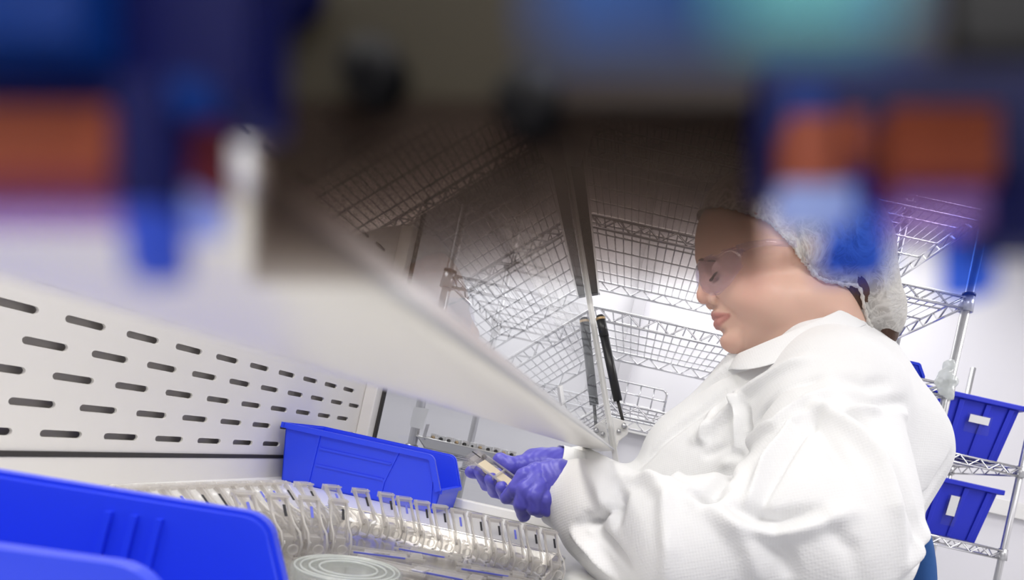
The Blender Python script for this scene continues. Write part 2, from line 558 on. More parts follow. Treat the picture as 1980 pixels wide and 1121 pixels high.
SX0, SX1, SY0, SY1 = -0.60, 0.815, 1.58, 2.17
unit = thing('wire_shelving_unit', 'tall chrome wire shelving unit standing directly behind the seated worker', 'shelving', (0.1, 1.9, 0))
levels = [H + 0.89 + 0.245, H + 0.89, H + 0.645, H + 0.396, H + 0.150, H - 0.095, H - 0.50, H - 0.9]
for z in levels:
    wire_shelf(SX0 + 0.02, SX1 - 0.0, SY0, SY1, z, unit)
for (x, y) in ((SX0, SY0 + 0.01), (SX1 + 0.014, SY0 + 0.01), (SX0, SY1 - 0.01), (SX1 + 0.014, SY1 - 0.01)):
    p = post(x, y, 0, H + 1.25, unit)
    for z in levels:
        MB().lathe([(0.0128, -0.035), (0.020, -0.035), (0.0165, 0.008), (0.0128, 0.008)], (x, y, z), n=14).build('collar', M['dsteel'], p)
    for z in levels[:5]:
        MB().lathe([(0.0128, 0.009), (0.0175, 0.009), (0.0175, 0.016), (0.0128, 0.016)], (x, y, z), n=14).build('clip', M['black'], p)

# second unit behind the right of it
unit2 = thing('wire_shelving_unit', 'short chrome wire shelving unit at the right wall holding blue totes', 'shelving', (1.15, 2.5, 0))
U0, U1, V0, V1 = 0.93, 1.485, 2.2, 2.7
lv2 = [H + 0.63, H + 0.300, H - 0.028, H - 0.40, H - 0.85]
for z in lv2[1:]:
    wire_shelf(U0, U1, V0, V1, z, unit2)
for (x, y) in ((U0 - 0.012, V0 + 0.01), (U1 + 0.012, V0 + 0.01), (U0 - 0.012, V1 - 0.01), (U1 + 0.012, V1 - 0.01)):
    p = post(x, y, 0, H + 0.78, unit2)
    for z in lv2[1:]:
        MB().lathe([(0.0128, -0.035), (0.020, -0.035), (0.0165, 0.008), (0.0128, 0.008)], (x, y, z), n=14).build('collar', M['dsteel'], p)


# totes
def tote(label, x0, x1, y0, y1, z0, h, cardrect):
    t = thing('storage_tote', label, 'storage bin', ((x0 + x1) / 2, (y0 + y1) / 2, z0), 'blue totes on the right-hand shelving unit')
    cx, cy = (x0 + x1) / 2, (y0 + y1) / 2
    ins = 0.03
    hx, hy = (x1 - x0) / 2, (y1 - y0) / 2
    w = 0.004
    mb = MB()
    def ring(zz, sh):
        k = ins * (1 - (zz - z0) / h)
        return [(cx - hx + k + sh, cy - hy + k + sh, zz), (cx + hx - k - sh, cy - hy + k + sh, zz), (cx + hx - k - sh, cy + hy - k - sh, zz), (cx - hx + k + sh, cy + hy - k - sh, zz)]
    A, B, C_, D = ring(z0, 0), ring(z0 + h, 0), ring(z0 + h, w), ring(z0 + w, w)
    vs = A + B + C_ + D
    fs = [(3, 2, 1, 0)]
    for i in range(4):
        j = (i + 1) % 4
        fs += [(i, j, 4 + j, 4 + i), (4 + i, 4 + j, 8 + j, 8 + i), (8 + i, 8 + j, 12 + j, 12 + i)]
    fs.append((12, 13, 14, 15))
    mb.add(vs, fs)
    # vertical ribs on the front and on the left and right
    for k in (-0.78, -0.36, 0.08, 0.5, 0.86):
        xb = cx + (hx - ins) * k; xt = cx + hx * k
        yb, yt = cy - hy + ins, cy - hy
        mb.hexa([(xb - 0.008, yb - 0.006, z0 + 0.004), (xb + 0.008, yb - 0.006, z0 + 0.004), (xb + 0.008, yb + 0.001, z0 + 0.004), (xb - 0.008, yb + 0.001, z0 + 0.004)],
                [(xt - 0.010, yt - 0.006, z0 + h - 0.02), (xt + 0.010, yt - 0.006, z0 + h - 0.02), (xt + 0.010, yt + 0.001, z0 + h - 0.02), (xt - 0.010, yt + 0.001, z0 + h - 0.02)])
    mb.build('body', M['toteblue'], t, bevel=0.002)
    rim = MB()
    for (a, b) in (((x0 - 0.016, y0 - 0.016), (x1 + 0.016, y0 + 0.001)), ((x0 - 0.016, y1 - 0.001), (x1 + 0.016, y1 + 0.016)),
                   ((x0 - 0.016, y0 + 0.001), (x0 + 0.001, y1 - 0.001)), ((x1 - 0.001, y0 + 0.001), (x1 + 0.016, y1 - 0.001))):
        rim.box((a[0], a[1], z0 + h - 0.018), (b[0], b[1], z0 + h + 0.002))
    rim.build('rim', M['toteblue'], t, bevel=0.003)
    (ux0, ux1, uz0, uz1, cz0) = cardrect
    def fy(zz): return cy - hy + ins * (1 - (zz - z0) / h) - 0.0085
    mb = MB().prism([(ux0 - 0.01, fy(uz0 - 0.04), uz0 - 0.04), (ux1 + 0.01, fy(uz0 - 0.04), uz0 - 0.04), (ux1 + 0.01, fy(uz1 + 0.005), uz1 + 0.005), (ux0 - 0.01, fy(uz1 + 0.005), uz1 + 0.005)], (0, -0.0015, 0))
    hd = mb.build('card_holder', M['sideglass'], t)
    MB().prism([(ux0, fy(uz0) - 0.0018, uz0), (ux1, fy(uz0) - 0.0018, uz0), (ux1, fy(uz1) - 0.0018, uz1), (ux0, fy(uz1) - 0.0018, uz1)], (0, -0.001, 0)).build('card', M['paper'], hd)
    return t


za = lv2[1] + 0.0052
a_ = P(1863, 800, 2.23); 
tote('open blue ribbed tote with a wide white card, on the upper shelf at right', 0.955, 1.465, 2.24, 2.62, za, 0.235, (1.275, 1.355, za + 0.135, za + 0.165, 0))
zb = lv2[2] + 0.0052
tote('open blue ribbed tote with a tall narrow white card, on the lower shelf at right', 0.945, 1.450, 2.24, 2.62, zb, 0.225, (1.270, 1.305, zb + 0.085, zb + 0.165, 0))


# ================================================================== blue hanging bins
def round_prof(L, Hh, front_low, rad):
    """side profile of a bin from back top to front bottom"""
    pts = [(0.0, Hh)]
    cx, cz = L - 0.028 - rad, Hh - rad
    pts.append((cx - 0.02, Hh))
    for i in range(7):
        t = PI / 2 - (PI / 2 - 0.22) * i / 6
        pts.append((cx + rad * math.cos(t), cz + rad * math.sin(t)))
    pts.append((L - 0.012, front_low))
    return pts


def hang_bin(label, L, W, Hh, loc, rotz, tp=0.10):
    t = thing('stacking_bin', label, 'storage bin', (0, 0, 0))
    fl = Hh * 0.42
    prof = round_prof(L, Hh, fl, 0.011)
    side = prof + [(L - 0.015, 0.0), (0.008, 0.0)]
    w = 0.0022
    def taper(v):
        k = 1 - tp * (1 - v.z / Hh)
        return Vector((v.x, v.y * k, v.z))
    mb = MB()
    for s in (-1, 1):
        y = s * W / 2
        mb.prism([(x, y, z) for x, z in side], (0, -s * w, 0))
    mb.box((0.008, -W / 2, 0), (L - 0.015, W / 2, w))
    mb.hexa([(0.008, -W / 2, 0), (0.008 + w, -W / 2, 0), (0.008 + w, W / 2, 0), (0.008, W / 2, 0)],
            [(0, -W / 2, Hh), (w, -W / 2, Hh), (w, W / 2, Hh), (0, W / 2, Hh)])
    mb.hexa([(L - 0.015 - w, -W / 2, 0), (L - 0.015, -W / 2, 0), (L - 0.015, W / 2, 0), (L - 0.015 - w, W / 2, 0)],
            [(L - 0.012 - w, -W / 2, fl), (L - 0.012, -W / 2, fl), (L - 0.012, W / 2, fl), (L - 0.012 - w, W / 2, fl)])
    mb.xform(taper)
    mb.build('body', M['binblue'], t, bevel=0.0006)
    # lip: follows the side profile, and the back and the front edges
    lip = MB()
    lt, lo = 0.0062, 0.0042
    for s in (-1, 1):
        y0_, y1_ = s * (W / 2 + lo), s * (W / 2 - 0.0012)
        n = len(prof)
        outer, inner = [], []
        for i, (x, z) in enumerate(prof):
            a = Vector(prof[max(i - 1, 0)]); b = Vector(prof[min(i + 1, n - 1)])
            d = (b - a).normalized(); nn = Vector((-d.y, d.x))
            if nn.y < 0 and i < 3: nn = -nn
            outer.append((x + nn.x * 0.0016, z + nn.y * 0.0016)); inner.append((x - nn.x * lt, z - nn.y * lt))
        for i in range(n - 1):
            q = [outer[i], outer[i + 1], inner[i + 1], inner[i]]
            lip.prism([(x, y0_, z) for x, z in q], (0, y1_ - y0_, 0))
    lip.box((-0.004, -W / 2 - lo, Hh - lt), (0.001, W / 2 + lo, Hh + 0.0016))
    lip.box((L - 0.017, -W / 2, fl - 0.004), (L - 0.009, W / 2, fl + 0.0016))
    bb = bmesh.new()
    lip.build('lip', M['binblue'], t)
    bb.free()
    # moulded ribs on the outer faces
    rw = 0.0016
    for s in (-1, 1):
        yo = s * (W / 2 + 0.0018)
        yi = s * (W / 2 - 0.001)
        def bar(a, b, r=rw):
            a, b = Vector(a), Vector(b)
            d = (b - a).normalized(); nn = Vector((-d.y, d.x)) * r
            q = [a + nn, b + nn, b - nn, a - nn]
            MB().prism([(p.x, yo, p.y) for p in q], (0, yi - yo, 0)).xform(taper).build('rib', M['binblue'], t)
        bar((0.050, Hh - 0.004), (0.046, 0.002))
        bar((0.053, Hh * 0.70), (0.158, Hh * 0.70))
        bar((0.053, Hh * 0.40), (0.150, Hh * 0.40))
        bar((0.164, Hh - 0.004), (0.151, Hh * 0.36))
        bar((0.151, Hh * 0.36), (0.150, 0.002))
        bar((L - 0.030, Hh - 0.01), (L - 0.022, 0.004))
    # divider slots on the inner faces
    for s in (-1, 1):
        yi = s * (W / 2 - w)
        for xx in (0.060, 0.068, 0.1625, 0.1705, 0.1785):
            MB().box((xx, yi, w), (xx + 0.0022, yi - s * 0.0022, Hh - 0.006)).xform(taper).build('divider_slot', M['binblue'], t)
    t.location = loc
    t.rotation_euler = (0, 0, rotz)
    return t


pb = P(567, 820, 0.80)
hang_bin('blue open-front bin lying crosswise at the end of the work surface', 0.245, 0.105, 0.081, (-0.487, 0.86, WZ), 0.02)

# the near bin, on the work surface close to the lens
nb = hang_bin('large blurred blue bin in the near left corner of the photo', 0.245, 0.085, 0.081, (-0.33, 0.128, WZ), math.radians(16))
# a small bin on the shelf behind the worker's shoulder
hang_bin('small blue bin on a wire shelf behind the right corner post, only its edge showing', 0.245, 0.105, 0.060, (0.56, 1.72, levels[3] + 0.0052), 0.0)

# ================================================================== implicit-surface modelling
def surface_nets(fn, lo, hi, h, chunk=40):
    lo = np.array(lo, float); hi = np.array(hi, float)
    n = np.ceil((hi - lo) / h).astype(int) + 1
    xs = lo[0] + h * np.arange(n[0]); ys = lo[1] + h * np.arange(n[1]); zs = lo[2] + h * np.arange(n[2])
    F = np.empty(n, np.float32)
    for i in range(0, n[0], chunk):
        X, Y, Z = np.meshgrid(xs[i:i + chunk], ys, zs, indexing='ij')
        F[i:i + chunk] = fn(np.stack([X, Y, Z], -1)).astype(np.float32)
    S = F < 0
    c = [S[a:n[0] - 1 + a, b:n[1] - 1 + b, d:n[2] - 1 + d] for a in (0, 1) for b in (0, 1) for d in (0, 1)]
    cnt = sum(q.astype(np.int8) for q in c)
    act = (cnt > 0) & (cnt < 8)
    idx = -np.ones(act.shape, int)
    ai = np.argwhere(act)
    idx[act] = np.arange(len(ai))
    acc = np.zeros((len(ai), 3)); wt = np.zeros(len(ai))
    corners = [(a, b, d) for a in (0, 1) for b in (0, 1) for d in (0, 1)]
    for p in corners:
        for ax in range(3):
            if p[ax] == 0:
                q = list(p); q[ax] = 1
                fa = F[ai[:, 0] + p[0], ai[:, 1] + p[1], ai[:, 2] + p[2]]
                fb = F[ai[:, 0] + q[0], ai[:, 1] + q[1], ai[:, 2] + q[2]]
                m = (fa < 0) != (fb < 0)
                t = np.where(m, fa / np.where(m, fa - fb, 1), 0)
                pos = np.tile(np.array(p, float), (len(ai), 1)); pos[:, ax] = t
                acc[m] += pos[m]; wt[m] += 1
    V = lo + h * (ai + acc / np.maximum(wt, 1)[:, None])
    faces = []
    for ax in range(3):
        sl0 = [slice(None)] * 3; sl1 = [slice(None)] * 3
        sl0[ax] = slice(0, -1); sl1[ax] = slice(1, None)
        A, B = S[tuple(sl0)], S[tuple(sl1)]
        e = np.argwhere(A != B)
        o1, o2 = [(1, 2), (2, 0), (0, 1)][ax]
        ok = (e[:, o1] > 0) & (e[:, o2] > 0) & (e[:, o1] < n[o1] - 1) & (e[:, o2] < n[o2] - 1) 
        e = e[ok]
        d1 = np.zeros(3, int); d1[o1] = 1
        d2 = np.zeros(3, int); d2[o2] = 1
        def I(off): 
            q = e - off
            return idx[q[:, 0], q[:, 1], q[:, 2]]
        quad = np.stack([I(d1 + d2), I(d2), I(np.zeros(3, int)), I(d1)], -1)
        ins = A[e[:, 0], e[:, 1], e[:, 2]]
        quad[~ins] = quad[~ins][:, ::-1]
        faces.append(quad)
    Fq = np.concatenate(faces)
    Fq = Fq[(Fq >= 0).all(1)]
    return V, Fq


def smin(a, b, k):
    hh = np.clip(0.5 + 0.5 * (b - a) / k, 0, 1)
    return b * (1 - hh) + a * hh - k * hh * (1 - hh)


def smax(a, b, k):
    return -smin(-a, -b, k)


def cap(p, a, b, ra, rb=None):
    a = np.array(a, float); b = np.array(b, float)
    rb = ra if rb is None else rb
    ba = b - a
    t = np.clip(((p - a) @ ba) / max(ba @ ba, 1e-12), 0, 1)
    d = np.linalg.norm(p - a - t[..., None] * ba, axis=-1)
    return d - (ra + (rb - ra) * t)


def chain(p, pts, rs, k=0.004):
    r = cap(p, pts[0], pts[1], rs[0], rs[1])
    for i in range(1, len(pts) - 1):
        r = smin(r, cap(p, pts[i], pts[i + 1], rs[i], rs[i + 1]), k)
    return r


def ell(p, c, axes, rad):
    """ellipsoid, axes = 3 unit vectors (rows)"""
    q = (p - np.array(c, float)) @ np.array(axes, float).T
    rad = np.array(rad, float)
    k0 = np.linalg.norm(q / rad, axis=-1)
    k1 = np.linalg.norm(q / (rad * rad), axis=-1)
    return np.where(k1 > 1e-9, k0 * (k0 - 1.0) / np.maximum(k1, 1e-9), -rad.min())


def sph(p, c, r):
    return np.linalg.norm(p - np.array(c, float), axis=-1) - r


def mesh_np(name, V, F, m, parent=None, smooth=True, sub=0):
    off = world_loc(parent) if parent else Vector((0, 0, 0))
    me = bpy.data.meshes.new(name)
    V2 = V - np.array(off)
    me.vertices.add(len(V2)); me.vertices.foreach_set('co', V2.astype(np.float32).ravel())
    me.loops.add(F.size); me.loops.foreach_set('vertex_index', F.ravel().astype(np.int32))
    me.polygons.add(len(F))
    me.polygons.foreach_set('loop_start', (np.arange(len(F)) * 4).astype(np.int32))
    me.polygons.foreach_set('loop_total', np.full(len(F), 4, np.int32))
    me.polygons.foreach_set('use_smooth', np.full(len(F), smooth, bool))
    me.update(calc_edges=True); me.validate()
    for mm in (m if isinstance(m, (list, tuple)) else [m]):
        me.materials.append(mm)
    o = bpy.data.objects.new(name, me)
    COL.objects.link(o)
    if parent:
        o.parent = parent
    return o


def relax(V, F, it=2, lam=0.5):
    E = np.concatenate([F[:, [0, 1]], F[:, [1, 2]], F[:, [2, 3]], F[:, [3, 0]]])
    for _ in range(it):
        acc = np.zeros_like(V); c = np.zeros(len(V))
        np.add.at(acc, E[:, 0], V[E[:, 1]]); np.add.at(c, E[:, 0], 1)
        np.add.at(acc, E[:, 1], V[E[:, 0]]); np.add.at(c, E[:, 1], 1)
        V = V + lam * (acc / np.maximum(c, 1)[:, None] - V)
    return V


def normals(V, F):
    N = np.zeros_like(V)
    fn = np.cross(V[F[:, 2]] - V[F[:, 0]], V[F[:, 3]] - V[F[:, 1]])
    for k in range(4):
        np.add.at(N, F[:, k], fn)
    return N / np.maximum(np.linalg.norm(N, axis=1), 1e-12)[:, None]


def fold_disp(V, N, folds):
    """raise / sink cloth along hand-placed fold lines: (world polyline, width, height, sharpness)"""
    D = np.zeros(len(V))
    for pts, w, a in folds:
        pts = [np.array(p, float) for p in pts]
        best = np.full(len(V), 1e9); tt = np.zeros(len(V))
        n = len(pts) - 1
        for i in range(n):
            ba = pts[i + 1] - pts[i]
            t = np.clip(((V - pts[i]) @ ba) / (ba @ ba), 0, 1)
            d = np.linalg.norm(V - pts[i] - t[:, None] * ba, axis=1)
            m = d < best
            best[m] = d[m]; tt[m] = (i + t[m]) / n
        taper = np.sin(np.clip(tt * 0.9 + 0.05, 0, 1) * PI) ** 0.6
        D += a * taper * np.exp(-(best / w) ** 2)
    return V + N * D[:, None]


# ================================================================== the worker
M['skin'] = noise_bump(mat('skin', (0.66, 0.35, 0.25), 0.46, sss=0.25, spec=0.4), 900, 0.12, 0.0004)
M['glove'] = noise_bump(mat('violet_nitrile', (0.105, 0.095, 0.55), 0.38, spec=0.6), 320, 0.25, 0.0008)
M['hair'] = noise_bump(mat('brown_hair', (0.075, 0.035, 0.02), 0.5), 300, 0.6, 0.002, stretch=(1, 0.2, 1))
M['brow'] = mat('brow_hair', (0.16, 0.08, 0.05), 0.6)
M['trouser'] = noise_bump(mat('grey_trousers', (0.16, 0.17, 0.2), 0.8), 300, 0.2, 0.0006)
M['shoe'] = mat('white_shoe_cover', (0.75, 0.75, 0.75), 0.6)

# gown: white non-woven with an embossed dot grid
g = mat('white_nonwoven_gown', (0.87, 0.87, 0.875), 0.75, spec=0.25)
nt = g.node_tree; b = nt.nodes['Principled BSDF']
tc = nt.nodes.new('ShaderNodeTexCoord')
mp = nt.nodes.new('ShaderNodeMapping'); mp.inputs['Scale'].default_value = (340, 340, 340); mp.inputs['Rotation'].default_value = (0.3, 0.35, 0.2)
vo = nt.nodes.new('ShaderNodeTexVoronoi'); vo.inputs['Scale'].default_value = 1.0; vo.inputs['Randomness'].default_value = 0.15
n2 = nt.nodes.new('ShaderNodeTexNoise'); n2.inputs['Scale'].default_value = 34; n2.inputs['Detail'].default_value = 4
ad = nt.nodes.new('ShaderNodeMath'); ad.operation = 'MULTIPLY_ADD'; ad.inputs[1].default_value = 0.34
bp = nt.nodes.new('ShaderNodeBump'); bp.inputs['Strength'].default_value = 0.55; bp.inputs['Distance'].default_value = 0.0018
nt.links.new(tc.outputs['Object'], mp.inputs[0]); nt.links.new(mp.outputs[0], vo.inputs['Vector'])
nt.links.new(tc.outputs['Object'], n2.inputs['Vector'])
nt.links.new(vo.outputs['Distance'], ad.inputs[0]); nt.links.new(n2.outputs['Fac'], ad.inputs[2])
nt.links.new(ad.outputs[0], bp.inputs['Height']); nt.links.new(bp.outputs[0], b.inputs['Normal'])
M['gown'] = g

# bouffant: thin crinkled web, the hair shows through it
m = bpy.data.materials.new('bouffant_web'); m.use_nodes = True
nt = m.node_tree
b = nt.nodes['Principled BSDF']; b.inputs['Base Color'].default_value = (0.9, 0.88, 0.84, 1); b.inputs['Roughness'].default_value = 0.8
out = nt.nodes['Material Output']
tc = nt.nodes.new('ShaderNodeTexCoord')
mp = nt.nodes.new('ShaderNodeMapping'); mp.inputs['Scale'].default_value = (1, 1, 1)
n1 = nt.nodes.new('ShaderNodeTexNoise'); n1.inputs['Scale'].default_value = 13; n1.inputs['Detail'].default_value = 4; n1.inputs['Distortion'].default_value = 2.6
# ridges: 1 - |2n-1|
def mth(op, a=None, b_=None, c=None):
    q = nt.nodes.new('ShaderNodeMath'); q.operation = op
    for i, x in enumerate((a, b_, c)):
        if x is None: continue
        if isinstance(x, (int, float)): q.inputs[i].default_value = x
        else: nt.links.new(x, q.inputs[i])
    return q.outputs[0]
nt.links.new(tc.outputs['Object'], n1.inputs['Vector'])
r1 = mth('ABSOLUTE', mth('SUBTRACT', n1.outputs['Fac'], 0.5))
ridge = mth('SUBTRACT', 1.0, mth('MULTIPLY', r1, 14.0))
ridge = mth('MAXIMUM', ridge, 0.0)
nb_ = nt.nodes.new('ShaderNodeTexNoise'); nb_.inputs['Scale'].default_value = 42; nb_.inputs['Detail'].default_value = 4; nb_.inputs['Distortion'].default_value = 2.2
nt.links.new(tc.outputs['Object'], nb_.inputs['Vector'])
r2 = mth('MAXIMUM', mth('SUBTRACT', 1.0, mth('MULTIPLY', mth('ABSOLUTE', mth('SUBTRACT', nb_.outputs['Fac'], 0.5)), 16.0)), 0.0)
both = mth('MAXIMUM', ridge, mth('MULTIPLY', r2, 0.7))
bp = nt.nodes.new('ShaderNodeBump'); bp.inputs['Strength'].default_value = 0.4; bp.inputs['Distance'].default_value = 0.003
nt.links.new(both, bp.inputs['Height']); nt.links.new(bp.outputs[0], b.inputs['Normal'])
tr = nt.nodes.new('ShaderNodeBsdfTransparent')
tl = nt.nodes.new('ShaderNodeBsdfTranslucent'); tl.inputs[0].default_value = (0.85, 0.84, 0.82, 1)
mxa = nt.nodes.new('ShaderNodeMixShader'); mxa.inputs[0].default_value = 0.35
nt.links.new(b.outputs[0], mxa.inputs[1]); nt.links.new(tl.outputs[0], mxa.inputs[2])
mx = nt.nodes.new('ShaderNodeMixShader')
lw = nt.nodes.new('ShaderNodeLayerWeight'); lw.inputs[0].default_value = 0.35
op = mth('ADD', mth('ADD', 0.56, mth('MULTIPLY', both, 0.45)), mth('MULTIPLY', lw.outputs['Facing'], 0.35))
op = mth('MINIMUM', op, 1.0)
nt.links.new(op, mx.inputs[0]); nt.links.new(tr.outputs[0], mx.inputs[1]); nt.links.new(mxa.outputs[0], mx.inputs[2])
nt.links.new(mx.outputs[0], out.inputs['Surface'])
M['bouffant'] = m

YC = 0.80                                   # mid-plane of the head
def Q(px, py, Y=YC):
    return np.array(P(px, py, Y))


person = thing('person', 'seated worker in white gown, hair cover, safety glasses and violet gloves holding a cartridge', 'person', (0.24, 0.80, 0.60))

fwd = np.array((-0.909, 0, -0.417)); upv = np.array((-0.417, 0, 0.909)); lat = np.array((0, 1.0, 0))
AX = np.array((fwd, lat, upv))


def S2(c, dy):
    """mirror pair helper: the same point on both sides of the head"""
    return [np.array((c[0], YC - dy, c[2])), np.array((c[0], YC + dy, c[2]))]


def qn(px, py, dy, s=-1):
    """a feature seen at this pixel on the near side of the face, dy from the mid-plane; s=1 gives its mirror twin"""
    a = np.array(P(px, py, YC - dy))
    if s > 0:
        a[1] = YC + dy
    return a


def head(p):
    d = ell(p, Q(1497, 462), AX, (0.101, 0.075, 0.084))
    d = smin(d, ell(p, Q(1447, 520), AX, (0.066, 0.060, 0.078)), 0.02)
    d = smin(d, ell(p, Q(1417, 455), AX, (0.046, 0.052, 0.050)), 0.03)
    for s in (-1, 1):
        q = lambda px, py, dy: Q(px, py) + np.array((0, s * dy, 0))
        # jaw line
        d = smin(d, cap(p, q(1428, 648, 0.010), q(1530, 600, 0.050), 0.014, 0.022), 0.022)
        # cheeks
        d = smin(d, sph(p, q(1440, 585, 0.034), 0.029), 0.018)
        d = smin(d, sph(p, q(1480, 600, 0.042), 0.030), 0.02)
        # brow
        d = smin(d, cap(p, q(1364, 494, 0.006), q(1392, 488, 0.040), 0.0085, 0.008), 0.012)
        d = smin(d, cap(p, q(1425, 535, 0.048), q(1490, 515, 0.066), 0.010, 0.008), 0.02)
    d = smin(d, sph(p, Q(1411, 657), 0.0135), 0.014)
    d = smin(d, cap(p, Q(1436, 660), Q(1500, 660), 0.016, 0.034), 0.02)
    # muzzle
    d = smin(d, ell(p, Q(1409, 612), AX, (0.019, 0.022, 0.026)), 0.010)
    # neck
    d = smin(d, cap(p, Q(1565, 570), Q(1600, 720), 0.058, 0.068), 0.03)
    d = smin(d, cap(p, Q(1515, 640), Q(1560, 740), 0.045, 0.06), 0.03)
    for s in (-1, 1):
        d = smax(d, -sph(p, qn(1374, 523, 0.030, s), 0.0150), 0.008)
        d = smin(d, sph(p, qn(1394, 521, 0.030, s), 0.0125), 0.0025)
        # upper lid crease and lower bag
        d = smax(d, -chain(p, [qn(1374, 512, 0.022, s), qn(1392, 503, 0.034, s), qn(1411, 503, 0.043, s)], [0.0012] * 3, 0.001), 0.003)
        d = smax(d, -chain(p, [qn(1381, 541, 0.022, s), qn(1398, 541, 0.032, s), qn(1412, 530, 0.042, s)], [0.0010] * 3, 0.001), 0.004)
    # nose
    d = smin(d, cap(p, Q(1367, 512), Q(1361, 564), 0.0072, 0.0090), 0.009)
    d = smin(d, sph(p, Q(1362, 573), 0.0108), 0.006)
    for s in (-1, 1):
        d = smin(d, sph(p, qn(1380, 579, 0.0115, s), 0.0078), 0.004)
        d = smax(d, -chain(p, [qn(1383, 569, 0.018, s), qn(1391, 577, 0.019, s), qn(1387, 588, 0.017, s)], [0.0010] * 3, 0.001), 0.003)
        d = smax(d, -cap(p, qn(1370, 587, 0.005, s), qn(1378, 589, 0.009, s), 0.0026), 0.0015)
        d = smax(d, -cap(p, qn(1392, 585, 0.020, s), qn(1418, 612, 0.030, s), 0.0012), 0.006)
    # lips
    for s in (-1, 1):
        q = lambda px, py, dy: qn(px, py, dy, s)
        d = smin(d, chain(p, [Q(1383, 607), q(1387, 607, 0.009), q(1408, 609, 0.023)], [0.0056, 0.0050, 0.0018], 0.002), 0.003)
        d = smin(d, chain(p, [Q(1389, 626), q(1393, 624, 0.009), q(1406, 613, 0.021)], [0.0066, 0.0056, 0.0018], 0.002), 0.003)
    for s in (-1, 1):
        q = lambda px, py, dy: qn(px, py, dy, s)
        d = smax(d, -chain(p, [Q(1377, 617), q(1383, 616, 0.010), q(1400, 611, 0.021), q(1412, 609, 0.027)], [0.0011] * 4, 0.001), 0.0025)
        d = smax(d, -sph(p, q(1414, 609, 0.030), 0.002), 0.006)
        d = smax(d, -chain(p, [Q(1392, 643), q(1398, 641, 0.012)], [0.003, 0.002], 0.001), 0.008)
        # crease between chin and jowl
        d = smax(d, -cap(p, qn(1438, 640, 0.030, s), qn(1440, 668, 0.024, s), 0.0014), 0.008)
        d = smin(d, ell(p, Q(1545, 500) + np.array((0, s * 0.070, 0)), AX, (0.016, 0.006, 0.028)), 0.006)
    return d


# include the neck below
lo = np.array((0.015, 0.68, H + 0.10)); hi = np.array((0.36, 0.92, H + 0.44))
V, F = surface_nets(head, lo, hi, 0.0021)
V = relax(V, F, 1, 0.4)
body = mesh_np('head_and_neck', V, F, M['skin'], person)
# lip and cheek colouring (skin pigment)
ca = body.data.color_attributes.new('pigment', 'FLOAT_COLOR', 'POINT')
base = np.tile(np.array((0.72, 0.465, 0.37)), (len(V), 1))
def blend(c, rad, col, amt, soft=1.0):
    dd = np.linalg.norm(V - c, axis=1)
    w = amt * np.exp(-(dd / rad) ** 2)
    base[:] = base * (1 - w[:, None]) + np.array(col) * w[:, None]
for s in (-1, 1):
    blend(Q(1440, 575) + (0, s * 0.055, 0), 0.028, (0.72, 0.37, 0.31), 0.55)
blend(Q(1358, 574), 0.012, (0.66, 0.28, 0.22), 0.5)
blend(Q(1412, 660), 0.016, (0.66, 0.29, 0.22), 0.4)
ld = np.minimum.reduce([
    chain(V, [Q(1382, 609), qn(1387, 609, 0.009, s), qn(1409, 610, 0.024, s)], [0.0052, 0.0046, 0.0016], 0.001) for s in (-1, 1)] + [
    chain(V, [Q(1388, 625), qn(1392, 623, 0.009, s), qn(1408, 612, 0.022, s)], [0.0064, 0.0054, 0.0016], 0.001) for s in (-1, 1)])
w = np.clip(1 - (ld - 0.0004) / 0.0015, 0, 1) * 0.85
base = base * (1 - w[:, None]) + np.array((0.50, 0.20, 0.18)) * w[:, None]
rgba = np.concatenate([base, np.ones((len(V), 1))], 1).astype(np.float32)
ca.data.foreach_set('color', rgba.ravel())
nt = M['skin'].node_tree
at = nt.nodes.new('ShaderNodeAttribute'); at.attribute_name = 'pigment'
nt.links.new(at.outputs['Color'], nt.nodes['Principled BSDF'].inputs['Base Color'])

# brows and lashes
for s, nm in ((-1, 'near'), (1, 'far')):
    q = lambda px, py, dy: qn(px, py, dy, s)
    mb = MB()
    for i in range(26):
        t = i / 25
        a = q(1362 + 50 * t, 499 - 22 * t + 14 * t * t, 0.012 + 0.032 * t)
        # push onto surface
        for _ in range(4):
            dv = head(a[None, :])[0]
            g_ = np.array([(head((a + e)[None, :])[0] - dv) / 1e-4 for e in (np.array((1e-4, 0, 0)), np.array((0, 1e-4, 0)), np.array((0, 0, 1e-4)))])
            a = a - g_ * dv * 0.8
        dirn = np.array((0.4, s * 0.75, 0.35)); dirn /= np.linalg.norm(dirn)
        mb.tube([a - dirn * 0.003, a + dirn * 0.005 + g_ * 0.0006], [0.0009, 0.0003], 5)
    mb.build('eyebrow', M['brow'], person)
    mb = MB()
    for i in range(16):
        t = i / 15
        ang = -0.7 + 1.5 * t
        c = q(1394, 521, 0.030)
        dr = fwd * math.cos(ang) + np.array((0, s * math.sin(ang), 0)) + upv * -0.42
        dr /= np.linalg.norm(dr)
        a = c + dr * 0.0126
        mb.tube([a, a + dr * 0.004 - upv * 0.0022, a + dr * 0.0075 - upv * 0.0026], [0.0006, 0.0004, 0.0002], 5)
    pts = []
    for i in range(13):
        ang = -0.85 + 1.75 * i / 12
        dr = fwd * math.cos(ang) + np.array((0, s * math.sin(ang), 0)) + upv * -0.42
        dr /= np.linalg.norm(dr)
        pts.append(q(1394, 521, 0.030) + dr * 0.0127)
    mb.tube(pts, 0.0006, 6)
    mb.build('eyelashes', M['hair'], person)

